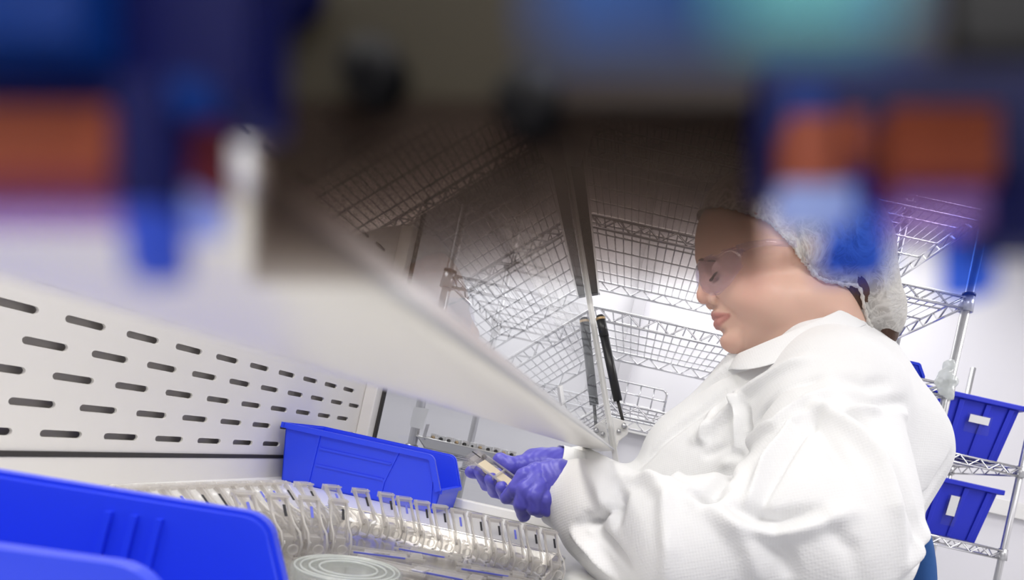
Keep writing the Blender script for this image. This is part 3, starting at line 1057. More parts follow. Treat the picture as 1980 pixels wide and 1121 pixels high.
# hair under the cover
def hairf(p):
    d = ell(p, Q(1545, 460), AX, (0.086, 0.079, 0.078))
    d = smin(d, ell(p, Q(1640, 560), AX, (0.045, 0.048, 0.055)), 0.03)
    d = smin(d, cap(p, Q(1650, 580), Q(1708, 645), 0.034, 0.020), 0.02)
    d = smin(d, sph(p, Q(1590, 530), 0.060), 0.02)
    return d
V, F = surface_nets(hairf, (0.08, 0.69, H + 0.14), (0.40, 0.91, H + 0.45), 0.003)
mesh_np('hair', V, F, M['hair'], person)

# bouffant cover: puffy shell with a gathered edge
rs = np.random.RandomState(4)
wdir = rs.normal(size=(26, 3)); wdir /= np.linalg.norm(wdir, axis=1)[:, None]
wfreq = rs.uniform(40, 150, 26); wph = rs.uniform(0, 6.28, 26)
def crinkle(p):
    s_ = np.zeros(p.shape[:-1])
    for i in range(26):
        s_ += np.abs(np.sin(p @ wdir[i] * wfreq[i] + wph[i])) ** 2 * (70 / wfreq[i]) ** 0.8
    return s_ / 26 - 0.5
def capf(p):
    d = ell(p, Q(1510, 448), AX, (0.112, 0.090, 0.080))
    d = smin(d, ell(p, Q(1442, 425), AX, (0.066, 0.070, 0.062)), 0.02)
    d = smin(d, ell(p, Q(1570, 448), AX, (0.088, 0.092, 0.080)), 0.02)
    d = smin(d, ell(p, Q(1622, 495), AX, (0.072, 0.080, 0.070)), 0.02)
    d = smin(d, ell(p, Q(1680, 575), AX, (0.038, 0.060, 0.052)), 0.025)
    d = smin(d, ell(p, Q(1704, 618), AX, (0.026, 0.045, 0.030)), 0.02)
    d = smin(d, ell(p, Q(1585, 520), AX, (0.055, 0.088, 0.042)), 0.025)
    return d + crinkle(p) * 0.007
def cut(p):
    """keeps the part of the cover above / behind its elastic edge"""
    a = Q(1347, 412); b_ = Q(1463, 469); c_ = Q(1554, 570); e_ = Q(1640, 572)
    f_ = Q(1720, 668)
    def half(pt1, pt2):
        dxy = pt2 - pt1
        n_ = np.array((dxy[2], 0, -dxy[0])); n_ /= np.linalg.norm(n_)
        return (p - pt1) @ n_
    h1 = half(a, b_)          # positive below the edge
    h2 = half(b_, c_)
    h3 = half(c_, e_)
    h4 = half(e_, f_)
    r_ = smax(h1, -1e3 + 0 * h1, 0.01)
    r_ = smin(h1, h2, 0.01) * 0 + np.maximum(np.minimum(h1, h2), -1e3)
    return h1, h2, h3, h4
V, F = surface_nets(capf, (0.0, 0.66, H + 0.12), (0.44, 0.94, H + 0.48), 0.0028)
# remove the opening: face and neck region (given as an outline on the head's mid-plane, same on both sides)
edge = [(1300, 395), (1350, 413), (1412, 446), (1463, 472), (1493, 505), (1527, 536), (1556, 570), (1632, 575), (1662, 640), (1705, 672), (1690, 760), (1300, 760)]
E2 = np.array([[Q(x, y)[0], Q(x, y)[2]] for x, y in edge])
def inside(pts2, poly):
    x, z = pts2[:, 0], pts2[:, 1]
    r_ = np.zeros(len(pts2), bool)
    j = len(poly) - 1
    for i in range(len(poly)):
        xi, zi = poly[i]; xj, zj = poly[j]
        c_ = ((zi > z) != (zj > z)) & (x < (xj - xi) * (z - zi) / (zj - zi + 1e-12) + xi)
        r_ ^= c_
        j = i
    return r_
# perspective-free side: widen edge slightly on the sides so it hugs the head
k = (V[:, 1] - YC) / 0.09
pts2 = V[:, [0, 2]].copy()
wob = 0.0012 * np.sin(V[:, 0] * 300) + 0.0010 * np.sin(V[:, 2] * 420 + 1)
pts2[:, 1] -= wob
ins = inside(pts2, E2)
keep = ~ins[F].all(1)
# pull boundary inwards towards the head a little
def segdist(P2, poly):
    best = np.full(len(P2), 1e9)
    for i in range(len(poly) - 1):
        a, b_ = poly[i], poly[i + 1]
        ba = b_ - a
        t = np.clip(((P2 - a) @ ba) / (ba @ ba), 0, 1)
        best = np.minimum(best, np.linalg.norm(P2 - a - t[:, None] * ba, axis=1))
    return best
sd = segdist(V[:, [0, 2]], E2[:10])
N_ = normals(V, F)
hd = head(V)
pull = np.clip(1 - sd / 0.030, 0, 1) ** 1.6
V = V - N_ * (pull * np.clip(hd - 0.003, 0, 0.03) * 0.95)[:, None]
# ruffle at the edge
V = V + N_ * (np.clip(1 - sd / 0.008, 0, 1) * (0.0025 + 0.0018 * np.sin((V[:, 0] + V[:, 2]) * 650)))[:, None]
F2 = F[keep]
used = np.zeros(len(V), bool); used[F2.ravel()] = True
remap = np.cumsum(used) - 1
bo = mesh_np('bouffant_cap', V[used], remap[F2], M['bouffant'], person)
bo['label'] = 'crinkled see-through white hair cover'
# gathered elastic edge
Ed = [E2[i] for i in range(1, 10)]
dense = []
for i in range(len(Ed) - 1):
    for j in range(14):
        dense.append(Ed[i] + (Ed[i + 1] - Ed[i]) * j / 14)
dense.append(Ed[-1])
for s in (-1, 1):
    pts, rr = [], []
    ys = np.linspace(0.13, 0.0, 120)
    for i, (x_, z_) in enumerate(dense):
        line = np.stack([np.full(120, x_), YC + s * ys, np.full(120, z_)], -1)
        f_ = np.minimum(head(line), hairf(line)) - 0.0035
        j = int(np.argmax(f_ < 0)) if (f_ < 0).any() else 119
        pts.append(line[j] + np.array((0, s * 0.0012 * math.sin(i * 1.7), 0.0012 * math.sin(i * 1.1))))
        rr.append(0.0022 + 0.0009 * math.sin(i * 2.3))
    pts = np.array(pts)
    for _ in range(2):
        pts[1:-1] = 0.5 * pts[1:-1] + 0.25 * (pts[:-2] + pts[2:])
    MB().tube([tuple(q) for q in pts], rr, 7).build('elastic_edge', M['bouffant'], bo)

# ------------------------------------------------------------------ gown
def gownf(p):
    # torso: leaning towards the hood, loose cloth
    T = lambda px, py, Y: Q(px, py, Y)
    d = cap(p, T(1597, 722, 0.82), T(1585, 860, 0.84), 0.088, 0.150)
    d = smin(d, cap(p, T(1585, 860, 0.84), (0.25, 0.84, H - 0.20), 0.150, 0.175), 0.06)
    d = smin(d, ell(p, T(1470, 900, 0.86), np.eye(3), (0.12, 0.14, 0.16)), 0.05)
    # chest front
    d = smin(d, cap(p, T(1450, 745, 0.84), T(1375, 900, 0.86), 0.045, 0.070), 0.05)
    d = smin(d, cap(p, T(1330, 900, 0.86), (0.06, 0.86, H - 0.20), 0.075, 0.12), 0.05)
    # upper back
    d = smin(d, cap(p, T(1650, 730, 0.84), T(1715, 860, 0.84), 0.050, 0.072), 0.05)
    # collar zone
    d = smin(d, cap(p, T(1578, 698, 0.80), T(1605, 745, 0.81), 0.074, 0.10), 0.025)
    # near shoulder, upper arm, forearm
    d = smin(d, sph(p, T(1610, 770, 0.72), 0.078), 0.05)
    d = smin(d, cap(p, T(1610, 780, 0.70), T(1590, 1010, 0.60), 0.080, 0.092), 0.035)
    d = smin(d, cap(p, T(1590, 1020, 0.60), T(1330, 1050, 0.60), 0.088, 0.066), 0.03)
    d = smin(d, cap(p, T(1330, 1050, 0.60), T(1170, 990, 0.66), 0.064, 0.054), 0.02)
    d = smin(d, cap(p, T(1170, 985, 0.66), T(1120, 965, 0.675), 0.052, 0.044), 0.012)
    # sleeve sag under the wrist
    d = smin(d, cap(p, T(1150, 1040, 0.66), T(1230, 1110, 0.64), 0.030, 0.045), 0.03)
    # far arm
    d = smin(d, cap(p, T(1500, 760, 0.96), T(1300, 1000, 0.93), 0.075, 0.065), 0.04)
    d = smin(d, cap(p, T(1300, 1000, 0.93), T(1120, 912, 0.80), 0.055, 0.036), 0.02)
    # lap
    d = smin(d, cap(p, (0.24, 0.76, H - 0.38), (0.06, 0.74, H - 0.42), 0.11, 0.095), 0.05)
    d = smin(d, cap(p, (0.24, 0.92, H - 0.38), (0.06, 0.93, H - 0.42), 0.11, 0.095), 0.05)
    return d


V, F = surface_nets(gownf, (-0.16, 0.44, H - 0.56), (0.50, 1.12, H + 0.30), 0.0050)
V = relax(V, F, 2, 0.5)


def subdivide(V, F):
    E = np.sort(np.concatenate([F[:, [0, 1]], F[:, [1, 2]], F[:, [2, 3]], F[:, [3, 0]]]), 1)
    U, inv = np.unique(E, axis=0, return_inverse=True)
    inv = inv.reshape(-1)
    n, nf = len(V), len(F)
    me_ = n + inv.reshape(4, nf).T
    fc = n + len(U) + np.arange(nf)
    V2 = np.concatenate([V, V[U].mean(1), V[F].mean(1)])
    F2 = np.concatenate([np.stack([F[:, i], me_[:, i], fc, me_[:, i - 1]], -1) for i in range(4)])
    return V2, F2


V, F = subdivide(V, F)
V = relax(V, F, 2, 0.5)
N_ = normals(V, F)
# large soft irregularity of the cloth
rs = np.random.RandomState(11)
lump = np.zeros(len(V))
for i in range(14):
    dvec = rs.normal(size=3); dvec /= np.linalg.norm(dvec)
    lump += np.sin(V @ dvec * rs.uniform(18, 48) + rs.uniform(0, 6.28))
V = V + N_ * (lump * 0.0011)[:, None]


def near_surface(px, py):
    """first point of the gown met by the line of sight through a photo pixel"""
    d = np.array(P(px, py, 1.0)) - np.array((0, 0, H))
    t = np.linspace(0.42, 1.15, 260)
    pts = np.array((0, 0, H)) + t[:, None] * d
    f = gownf(pts)
    i = np.argmax(f < 0)
    if not (f < 0).any():
        i = int(np.argmin(f))
    return pts[i]


FOLDS = [
    # creases (negative) and ridges (positive), traced where the cloth is folded
    ([(1330, 700), (1420, 690), (1500, 655), (1560, 628)], 0.006, 0.004),
    ([(1300, 775), (1400, 722), (1480, 690)], 0.009, -0.007),
    ([(1345, 850), (1450, 760), (1560, 690)], 0.010, 0.009),
    ([(1370, 880), (1470, 800), (1590, 720)], 0.008, -0.007),
    ([(1400, 900), (1500, 820), (1610, 745)], 0.008, 0.007),
    ([(1240, 900), (1320, 820), (1400, 760)], 0.008, -0.006),
    ([(1300, 935), (1360, 850), (1380, 790)], 0.007, 0.006),
    ([(1425, 870), (1435, 810), (1425, 760)], 0.006, 0.010),
    ([(1445, 870), (1452, 830), (1446, 790)], 0.005, -0.014),
    ([(1360, 975), (1400, 920), (1430, 880)], 0.008, -0.011),
    ([(1440, 990), (1480, 900), (1530, 820), (1570, 790)], 0.006, 0.008),
    ([(1465, 995), (1500, 920), (1545, 840), (1585, 800)], 0.006, -0.007),
    ([(1400, 1010), (1500, 1030), (1590, 1010), (1640, 990)], 0.010, 0.010),
    ([(1420, 985), (1500, 1008), (1580, 992)], 0.009, -0.012),
    ([(1570, 775), (1640, 830), (1690, 890), (1720, 980), (1735, 1080)], 0.010, 0.010),
    ([(1600, 770), (1670, 820), (1720, 890), (1760, 980), (1775, 1060)], 0.008, -0.008),
    ([(1560, 800), (1620, 880), (1660, 970)], 0.009, -0.005),
    ([(1640, 760), (1700, 780), (1760, 780)], 0.010, -0.007),
    ([(1620, 720), (1680, 740), (1720, 735)], 0.010, -0.006),
    ([(1590, 790), (1680, 795), (1760, 800)], 0.008, 0.005),
    ([(1700, 1120), (1770, 1060), (1820, 1000)], 0.009, 0.008),
    ([(1720, 1120), (1790, 1070), (1830, 1020)], 0.006, -0.008),
    ([(1760, 1060), (1800, 960), (1835, 880)], 0.010, -0.006),
    # wrist and forearm
    ([(1190, 890), (1200, 960), (1195, 1010)], 0.007, -0.010),
    ([(1120, 1015), (1160, 1000), (1195, 975)], 0.006, -0.009),
    ([(1130, 900), (1160, 950), (1180, 1000)], 0.009, 0.006),
    ([(1110, 1030), (1150, 1060), (1190, 1110)], 0.007, 0.009),
    ([(1135, 1000), (1170, 1040), (1215, 1090)], 0.007, -0.008),
    ([(1240, 920), (1290, 960), (1295, 1060), (1290, 1121)], 0.010, 0.007),
    ([(1200, 925), (1260, 935), (1340, 950)], 0.008, 0.005),
    ([(1330, 960), (1400, 1000), (1450, 1060), (1470, 1121)], 0.012, 0.006),
    ([(1340, 955), (1375, 965), (1395, 950)], 0.006, -0.012),
    ([(1500, 1040), (1520, 1080), (1530, 1121)], 0.010, -0.006),
    ([(1590, 1010), (1640, 1060), (1660, 1121)], 0.010, -0.006),
]
fl = [([near_surface(x, y) for x, y in pts], w * 0.85, a * 1.7) for pts, w, a in FOLDS]
V = fold_disp(V, N_, fl)
V = relax(V, F, 1, 0.3)
gown = mesh_np('gown', V, F, M['gown'], person)
gown['label'] = 'loose white non-woven gown'

# standing collar band around the neck
ctop = [(1424, 684, 0.0), (1436, 679, 0.026), (1470, 664, 0.052), (1513, 646, 0.068), (1560, 626, 0.076), (1608, 605, 0.070), (1640, 590, 0.048), (1654, 584, 0.0)]
cbot = [(1408, 712, 0.0), (1420, 716, 0.042), (1455, 716, 0.072), (1505, 702, 0.092), (1560, 680, 0.102), (1622, 650, 0.096), (1672, 630, 0.062), (1690, 622, 0.0)]
def loop(pts):
    near = [qn(*p_, -1) for p_ in pts]
    far = [qn(*p_, 1) for p_ in pts[1:-1]][::-1]
    return near + far
A_, B_ = loop(ctop), loop(cbot)
vs = []; fs = []
n_ = len(A_)
for i in range(n_):
    mid = (A_[i] + B_[i]) / 2
    vs += [tuple(A_[i]), tuple(mid), tuple(B_[i])]
for i in range(n_):
    j = (i + 1) % n_
    fs.append((3 * i, 3 * j, 3 * j + 1, 3 * i + 1)); fs.append((3 * i + 1, 3 * j + 1, 3 * j + 2, 3 * i + 2))
co = MB().add(vs, fs, True).build('collar', M['gown'], person)
so = co.modifiers.new('thick', 'SOLIDIFY'); so.thickness = 0.003; so.offset = 0
su = co.modifiers.new('sub', 'SUBSURF'); su.levels = su.render_levels = 2

# cuff hems
def cuff(c, ax, ru, rv, name='cuff'):
    ax = Vector(ax).normalized(); a = Vector((0, 1, 0)); a = (a - ax * a.dot(ax)).normalized(); b_ = ax.cross(a)
    mb = MB(); N = 40
    vs = []; fs = []
    rings = [(0.0, 1.0), (0.002, 1.03), (0.012, 1.08), (0.030, 1.16), (0.030, 1.10), (0.004, 0.98)]
    for (h_, k_) in rings:
        for i in range(N):
            th = 2 * PI * i / N
            w_ = 1 + 0.05 * math.sin(3 * th + 1) + 0.03 * math.sin(7 * th)
            vs.append(tuple(Vector(c) + ax * h_ + (a * math.cos(th) * ru + b_ * math.sin(th) * rv) * k_ * w_))
    for r_ in range(len(rings)):
        q_ = (r_ + 1) % len(rings)
        for i in range(N):
            j = (i + 1) % N
            fs.append((r_ * N + i, r_ * N + j, q_ * N + j, q_ * N + i))
    mb.add(vs, fs, True)
    return mb.build(name, M['gown'], person)
wn = Q(1073, 948, 0.68)
cuff(wn, Q(1130, 970, 0.672) - wn, 0.034, 0.037)
wf = Q(1072, 893, 0.775)
cuff(wf, Q(1120, 912, 0.79) - wf, 0.030, 0.026)

# trousers, shoes (out of the photo's frame, under the bench)
def legf(p):
    d = None
    for yy in (0.76, 0.93):
        q = chain(p, [(0.20, yy, H - 0.40), (-0.10, yy, H - 0.46), (-0.06, yy, 0.12)], [0.08, 0.065, 0.045], 0.03)
        d = q if d is None else smin(d, q, 0.01)
    return d
V, F = surface_nets(legf, (-0.2, 0.62, 0.06), (0.32, 1.05, H - 0.28), 0.010)
mesh_np('trousers', relax(V, F, 2), F, M['trouser'], person)
for yy in (0.76, 0.93):
    def shf(p, yy=yy):
        d = smin(cap(p, (-0.05, yy, 0.05), (-0.22, yy, 0.035), 0.048, 0.035), cap(p, (-0.06, yy, 0.14), (-0.06, yy, 0.06), 0.05, 0.05), 0.03)
        return smax(d, 0.002 - p[..., 2], 0.004)
    V, F = surface_nets(shf, (-0.30, yy - 0.08, -0.01), (0.03, yy + 0.08, 0.22), 0.008)
    mesh_np('shoe_cover', V, F, M['shoe'], person)

# ------------------------------------------------------------------ gloved hands
def fing(p, pts, rs, k=0.003):
    return chain(p, [np.array(P(x, y, Y)) for x, y, Y in pts], rs, k)


def near_hand(p):
    """left hand, seen from its back, fingers curled down, index reaching to the cartridge"""
    d = fing(p, [(1120, 955, 0.675), (1078, 936, 0.672)], [0.026, 0.0255])
    d = smin(d, fing(p, [(1078, 925, 0.670), (1036, 918, 0.668)], [0.0225, 0.0150]), 0.012)
    d = smin(d, fing(p, [(1074, 955, 0.672), (1044, 948, 0.668)], [0.0235, 0.0160]), 0.012)
    d = smin(d, fing(p, [(1066, 972, 0.678), (1050, 978, 0.672)], [0.019, 0.013]), 0.010)
    d = smin(d, fing(p, [(1040, 910, 0.663), (1014, 920, 0.652), (997, 943, 0.650), (980, 962, 0.660)], [0.0104, 0.0098, 0.0088, 0.0078], 0.001), 0.0025)
    d = smin(d, fing(p, [(1038, 922, 0.656), (1017, 946, 0.644), (1008, 974, 0.647), (1013, 996, 0.662)], [0.0104, 0.0100, 0.0092, 0.0080], 0.001), 0.0006)
    d = smin(d, fing(p, [(1046, 936, 0.653), (1034, 958, 0.641), (1033, 981, 0.645), (1044, 988, 0.660)], [0.0102, 0.0098, 0.0090, 0.0078], 0.001), 0.0006)
    d = smin(d, fing(p, [(1060, 948, 0.657), (1056, 966, 0.647), (1056, 984, 0.651), (1063, 988, 0.664)], [0.0096, 0.0092, 0.0084, 0.0074], 0.001), 0.0006)
    # thumb behind, meeting the cartridge
    d = smin(d, fing(p, [(1062, 905, 0.690), (1034, 925, 0.700), (1005, 944, 0.700)], [0.0125, 0.0110, 0.0090], 0.002), 0.006)
    return d


def far_hand(p):
    """right hand, palm up, cartridge lying across the fingers, thumb on top"""
    d = fing(p, [(1120, 918, 0.80), (1078, 905, 0.78)], [0.028, 0.025])
    d = smin(d, fing(p, [(1078, 903, 0.775), (1035, 898, 0.765)], [0.024, 0.022]), 0.015)
    d = smin(d, fing(p, [(1060, 912, 0.765), (1015, 925, 0.755)], [0.022, 0.020]), 0.015)
    d = smin(d, fing(p, [(1030, 925, 0.77), (1000, 930, 0.77)], [0.021, 0.018]), 0.012)
    # thumb
    d = smin(d, fing(p, [(1048, 892, 0.758), (1010, 899, 0.742), (988, 900, 0.735), (967, 888, 0.735)], [0.0165, 0.0128, 0.0112, 0.0090], 0.003), 0.008)
    # four fingers beneath the cartridge, tips curling up in front of it
    d = smin(d, fing(p, [(1010, 925, 0.775), (970, 920, 0.785), (945, 917, 0.770), (911, 912, 0.745)], [0.0112, 0.0105, 0.0096, 0.0082], 0.002), 0.004)
    d = smin(d, fing(p, [(1008, 935, 0.77), (975, 940, 0.772), (943, 935, 0.752), (929, 911, 0.725)], [0.0112, 0.0105, 0.0098, 0.0086], 0.002), 0.003)
    d = smin(d, fing(p, [(1012, 945, 0.765), (985, 955, 0.762), (958, 948, 0.742), (950, 926, 0.716)], [0.0110, 0.0102, 0.0096, 0.0084], 0.002), 0.003)
    d = smin(d, fing(p, [(1020, 950, 0.755), (1000, 964, 0.748), (980, 960, 0.728), (970, 942, 0.706)], [0.0102, 0.0096, 0.0088, 0.0078], 0.002), 0.003)
    return d


for fn_, nm, lo, hi in ((near_hand, 'glove', (-0.155, 0.62, H - 0.115), (-0.02, 0.735, H + 0.01)),
                        (far_hand, 'glove', (-0.235, 0.68, H - 0.105), (-0.03, 0.86, H + 0.03))):
    def f2(p, fn_=fn_):
        w_ = np.abs(np.sin(p[..., 0] * 330 + 2.2 * np.sin(p[..., 2] * 160))) ** 3
        return fn_(p) - 0.0005 * w_
    V, F = surface_nets(f2, lo, hi, 0.0015)
    mesh_np(nm, relax(V, F, 1, 0.4), F, M['glove'], person)

# ------------------------------------------------------------------ safety glasses
gl_mat = clear_mat('glasses_polycarbonate', (0.95, 0.93, 0.98), 1.6, haze=0.05, hcol=(0.86, 0.84, 0.95), rough=0.02)
# lens rows given on the near side: (px, py, distance from the head's mid-plane), bridge -> temple
top_ = [(1349, 512, 0.002), (1354, 503, 0.016), (1372, 494, 0.034), (1398, 484, 0.050), (1424, 478, 0.064), (1441, 486, 0.074)]
bot_ = [(1352, 545, 0.002), (1360, 562, 0.014), (1376, 570, 0.026), (1390, 569, 0.038), (1412, 548, 0.055), (1437, 512, 0.072)]
for s in (-1, 1):
    vs = []; fs = []
    nr = 5
    for (a, b_) in zip(top_, bot_):
        A_ = qn(*a, s); B_ = qn(*b_, s)
        for j in range(nr):
            t = j / (nr - 1)
            q = A_ * (1 - t) + B_ * t + fwd * 0.004 * math.sin(PI * t)
            vs.append(tuple(q))
    for i in range(len(top_) - 1):
        for j in range(nr - 1):
            q = (i * nr + j, i * nr + j + 1, (i + 1) * nr + j + 1, (i + 1) * nr + j)
            fs.append(q if s < 0 else q[::-1])
    if s < 0:
        gl = thing('safety_glasses', 'clear wraparound safety glasses worn below the hair cover', 'glasses') if False else None
    lens = MB().add(vs, fs, True).build('glasses_lens', gl_mat, person)
    m_ = lens.modifiers.new('t', 'SOLIDIFY'); m_.thickness = 0.0016; m_.offset = 0
    m_ = lens.modifiers.new('s', 'SUBSURF'); m_.levels = m_.render_levels = 2
    # rim thickening and temple arm
    mb = MB()
    tp = [qn(1425, 483, 0.066, s), qn(1452, 473, 0.077, s), qn(1490, 468, 0.081, s), qn(1540, 472, 0.081, s)]
    vs = []; fs = []
    for i, q in enumerate(tp):
        hh = 0.0042 if i else 0.006
        vs += [tuple(q + upv * hh), tuple(q - upv * hh)]
    for i in range(3):
        fs.append((2 * i, 2 * i + 1, 2 * i + 3, 2 * i + 2))
    mb.add(vs, fs, True)
    arm = mb.build('temple_arm', gl_mat, person)
    m_ = arm.modifiers.new('t', 'SOLIDIFY'); m_.thickness = 0.0025; m_.offset = 0
    mb = MB()
    mb.tube([qn(*a, s) for a in top_], 0.0011, 6)
    mb.tube([qn(*a, s) for a in bot_], 0.0008, 6)
    mb.build('lens_rim', gl_mat, lens)

# ------------------------------------------------------------------ lab chair
ch = thing('lab_chair', 'round-backed blue chair behind the seated worker, mostly hidden by the gown', 'chair', (0.30, 0.85, 0))
def backf(p):
    return ell(p, (0.452, 0.94, H - 0.165), np.eye(3), (0.026, 0.17, 0.205)) 
V, F = surface_nets(backf, (0.40, 0.72, H - 0.42), (0.52, 1.16, H + 0.08), 0.007)
mesh_np('backrest', V, F, M['chair'], ch)
sb = MB().lathe([(0.001, -0.03), (0.20, -0.03), (0.235, -0.01), (0.24, 0.01), (0.225, 0.03), (0.19, 0.038), (0.001, 0.04)], (0.26, 0.85, H - 0.56), n=40)
sb.build('seat', M['chair'], ch)
MB().tube([(0.30, 0.85, H - 0.60), (0.42, 0.90, H - 0.60), (0.49, 0.93, H - 0.50), (0.478, 0.94, H - 0.20)], 0.014, 10).build('back_bracket', M['black'], ch)
MB().tube([(0.26, 0.85, 0.10), (0.26, 0.85, H - 0.59)], 0.028, 16).build('column', M['chrome'], ch)
for i in range(5):
    th = 2 * PI * i / 5 + 0.3
    e = Vector((0.26 + 0.28 * math.cos(th), 0.85 + 0.28 * math.sin(th), 0.06))
    lg = MB().tube([(0.26, 0.85, 0.11), e], [0.022, 0.015], 10).build('leg', M['black'], ch)
    MB().tube([e + Vector((0, -0.012, -0.032)), e + Vector((0, 0.012, -0.032))], 0.028, 16).build('caster', M['black'], lg)

# ================================================================== steel tray, cartridges, dish
TX0, TX1, TY0, TY1 = -0.312, -0.046, 0.335, 0.645
tray = thing('instrument_tray', 'shallow stainless steel tray on the white work surface, carrying the clear cartridges', 'tray', ((TX0 + TX1) / 2, (TY0 + TY1) / 2, WZ))
def rrect(x0, x1, y0, y1, r, z, n=6):
    pts = []
    for (cx, cy, a0) in ((x1 - r, y1 - r, 0), (x0 + r, y1 - r, PI / 2), (x0 + r, y0 + r, PI), (x1 - r, y0 + r, 1.5 * PI)):
        for i in range(n + 1):
            t = a0 + PI / 2 * i / n
            pts.append((cx + r * math.cos(t), cy + r * math.sin(t), z))
    return pts
rings = [rrect(TX0 + 0.012, TX1 - 0.012, TY0 + 0.012, TY1 - 0.012, 0.012, WZ + 0.0010),
         rrect(TX0 + 0.004, TX1 - 0.004, TY0 + 0.004, TY1 - 0.004, 0.014, WZ + 0.013),
         rrect(TX0, TX1, TY0, TY1, 0.016, WZ + 0.014),
         rrect(TX0 + 0.0005, TX1 - 0.0005, TY0 + 0.0005, TY1 - 0.0005, 0.016, WZ + 0.012)]
mb = MB(); n = len(rings[0]); vs = sum(rings, []); fs = [tuple(range(n))]
for k_ in range(3):
    for i in range(n):
        j = (i + 1) % n
        fs.append((k_ * n + i, k_ * n + j, (k_ + 1) * n + j, (k_ + 1) * n + i)[::-1])
mb.add(vs, fs)
tb = mb.build('pan', M['steel'], tray)
m_ = tb.modifiers.new('t', 'SOLIDIFY'); m_.thickness = 0.0009; m_.offset = 1
MB().tube(rrect(TX0, TX1, TY0, TY1, 0.016, WZ + 0.0135), 0.0018, 6, closed=True).build('rolled_rim', M['steel'], tray)
TZ = WZ + 0.0022
M['ring'] = clear_mat('dish_rim_plastic', (0.95, 0.96, 0.955), 1.5, haze=0.55, hcol=(0.9, 0.93, 0.91), rough=0.08)


def cartridge(name, label, group, ink='ink', seed=0):
    """clear plastic cartridge, lower body at the origin, the slide leans outward along +x; all local"""
    t = thing(name, label, 'cartridge', (0, 0, 0), group)
    w = 0.0074
    # slide: thin leaning plate with raised edges
    mb = MB()
    def pl(x0, z0, x1, z1, th, y0, y1):
        d = Vector((x1 - x0, 0, z1 - z0)).normalized(); nn = Vector((-d.z, 0, d.x)) * th
        a, b_ = Vector((x0, 0, z0)), Vector((x1, 0, z1))
        mb.prism([a + Vector((0, y0, 0)), b_ + Vector((0, y0, 0)), b_ + nn + Vector((0, y0, 0)), a + nn + Vector((0, y0, 0))], (0, y1 - y0, 0))
    pl(0.002, 0.0120, 0.036, 0.0405, 0.0013, -w + 0.001, w - 0.001)
    mb.build('slide', M['clear'], t)
    mb = MB()
    pl(0.002, 0.0120, 0.037, 0.0412, 0.0032, -w, -w + 0.0016)
    mb.build('edge_rail', M['frost'], t)
    mb = MB()
    pl(0.002, 0.0120, 0.037, 0.0412, 0.0032, w - 0.0016, w)
    mb.build('edge_rail', M['frost'], t)
    # body with a rounded nose
    prof = [(0.016, 0.0), (-0.004, 0.0)]
    for i in range(9):
        a = -PI / 2 - (PI) * i / 8 * 0.75
        prof.append((-0.004 + 0.0085 * math.cos(a), 0.0095 + 0.0095 * math.sin(a)))
    prof += [(0.010, 0.0225), (0.020, 0.0215)]
    mb = MB().prism([(x, -w + 0.0012, z) for x, z in prof], (0, 2 * w - 0.0024, 0), False)
    mb.build('body', M['clear'], t, bevel=0.0008)
    for s in (-1, 1):
        pts = [(0.036, s * w * 0.92, 0.0385), (0.024, s * w * 0.92, 0.0320), (0.010, s * w * 0.92, 0.0245), (-0.004, s * w * 0.92, 0.0205), (-0.0118, s * w * 0.92, 0.0130), (-0.0105, s * w * 0.92, 0.0035), (-0.002, s * w * 0.92, 0.0010)]
        MB().tube(pts, 0.0010, 6).build('curved_rib', M['frost'], t)
    # inner window and port
    MB().box((-0.002, -w * 0.55, 0.004), (0.010, w * 0.55, 0.017)).build('window_insert', M['frost'], t, bevel=0.0008)
    MB().lathe([(0.0001, 0), (0.0030, 0), (0.0042, 0.0006), (0.0042, 0.0016), (0.0030, 0.0016), (0.0030, 0.0008)], (-0.0125, 0, 0.0095), (-1, 0, 0), 18).build('port', M['frost'], t)
    # hooked end
    mb = MB()
    mb.box((0.030, -w, 0.0415), (0.0405, w, 0.0432)); mb.box((0.0388, -w, 0.0375), (0.0405, w, 0.0416))
    mb.build('hook', M['frost'], t)
    # written mark on the slide
    d = Vector((0.034, 0, 0.0285)).normalized(); nn = Vector((-d.z, 0, d.x))
    a = Vector((0.020, 0, 0.0271)) + nn * 0.0016
    mb = MB()
    y0 = (-0.0045, -0.002, 0.0)[seed % 3]
    mb.prism([a + Vector((0, y0, 0)), a + d * 0.012 + Vector((0, y0, 0)), a + d * 0.012 + Vector((0, y0 + 0.0022, 0)), a + Vector((0, y0 + 0.0022, 0))], nn * 0.0002)
    mb.build('written_mark', M[ink], t)
    return t


protoA = cartridge('clear_cartridge', 'x', 'clear cartridges standing in a fan on the steel tray', 'ink', 0)
protoB = cartridge('clear_cartridge', 'x', 'clear cartridges standing in a fan on the steel tray', 'inkblue', 1)
spots = []
for k in range(12):                                   # left arm of the fan, slides lean to the back panel
    spots.append((-0.292 + 0.0010 * k, 0.352 + 0.0160 * k, PI - 0.03 * k * 0.6, None))
N1 = len(spots)
for k, (x, y, a) in enumerate(((-0.272, 0.545, 2.80), (-0.258, 0.561, 2.62), (-0.240, 0.574, 2.45))):
    spots.append((x, y, a, None))
for k in range(10):                                   # back arm
    spots.append((-0.2215 + 0.0192 * k, 0.582 - 0.0016 * k, 2.30 - 0.03 * k, None))
ordn = ['first', 'second', 'third', 'fourth', 'fifth', 'sixth', 'seventh', 'eighth', 'ninth', 'tenth', 'eleventh', 'twelfth']
usedA = usedB = False
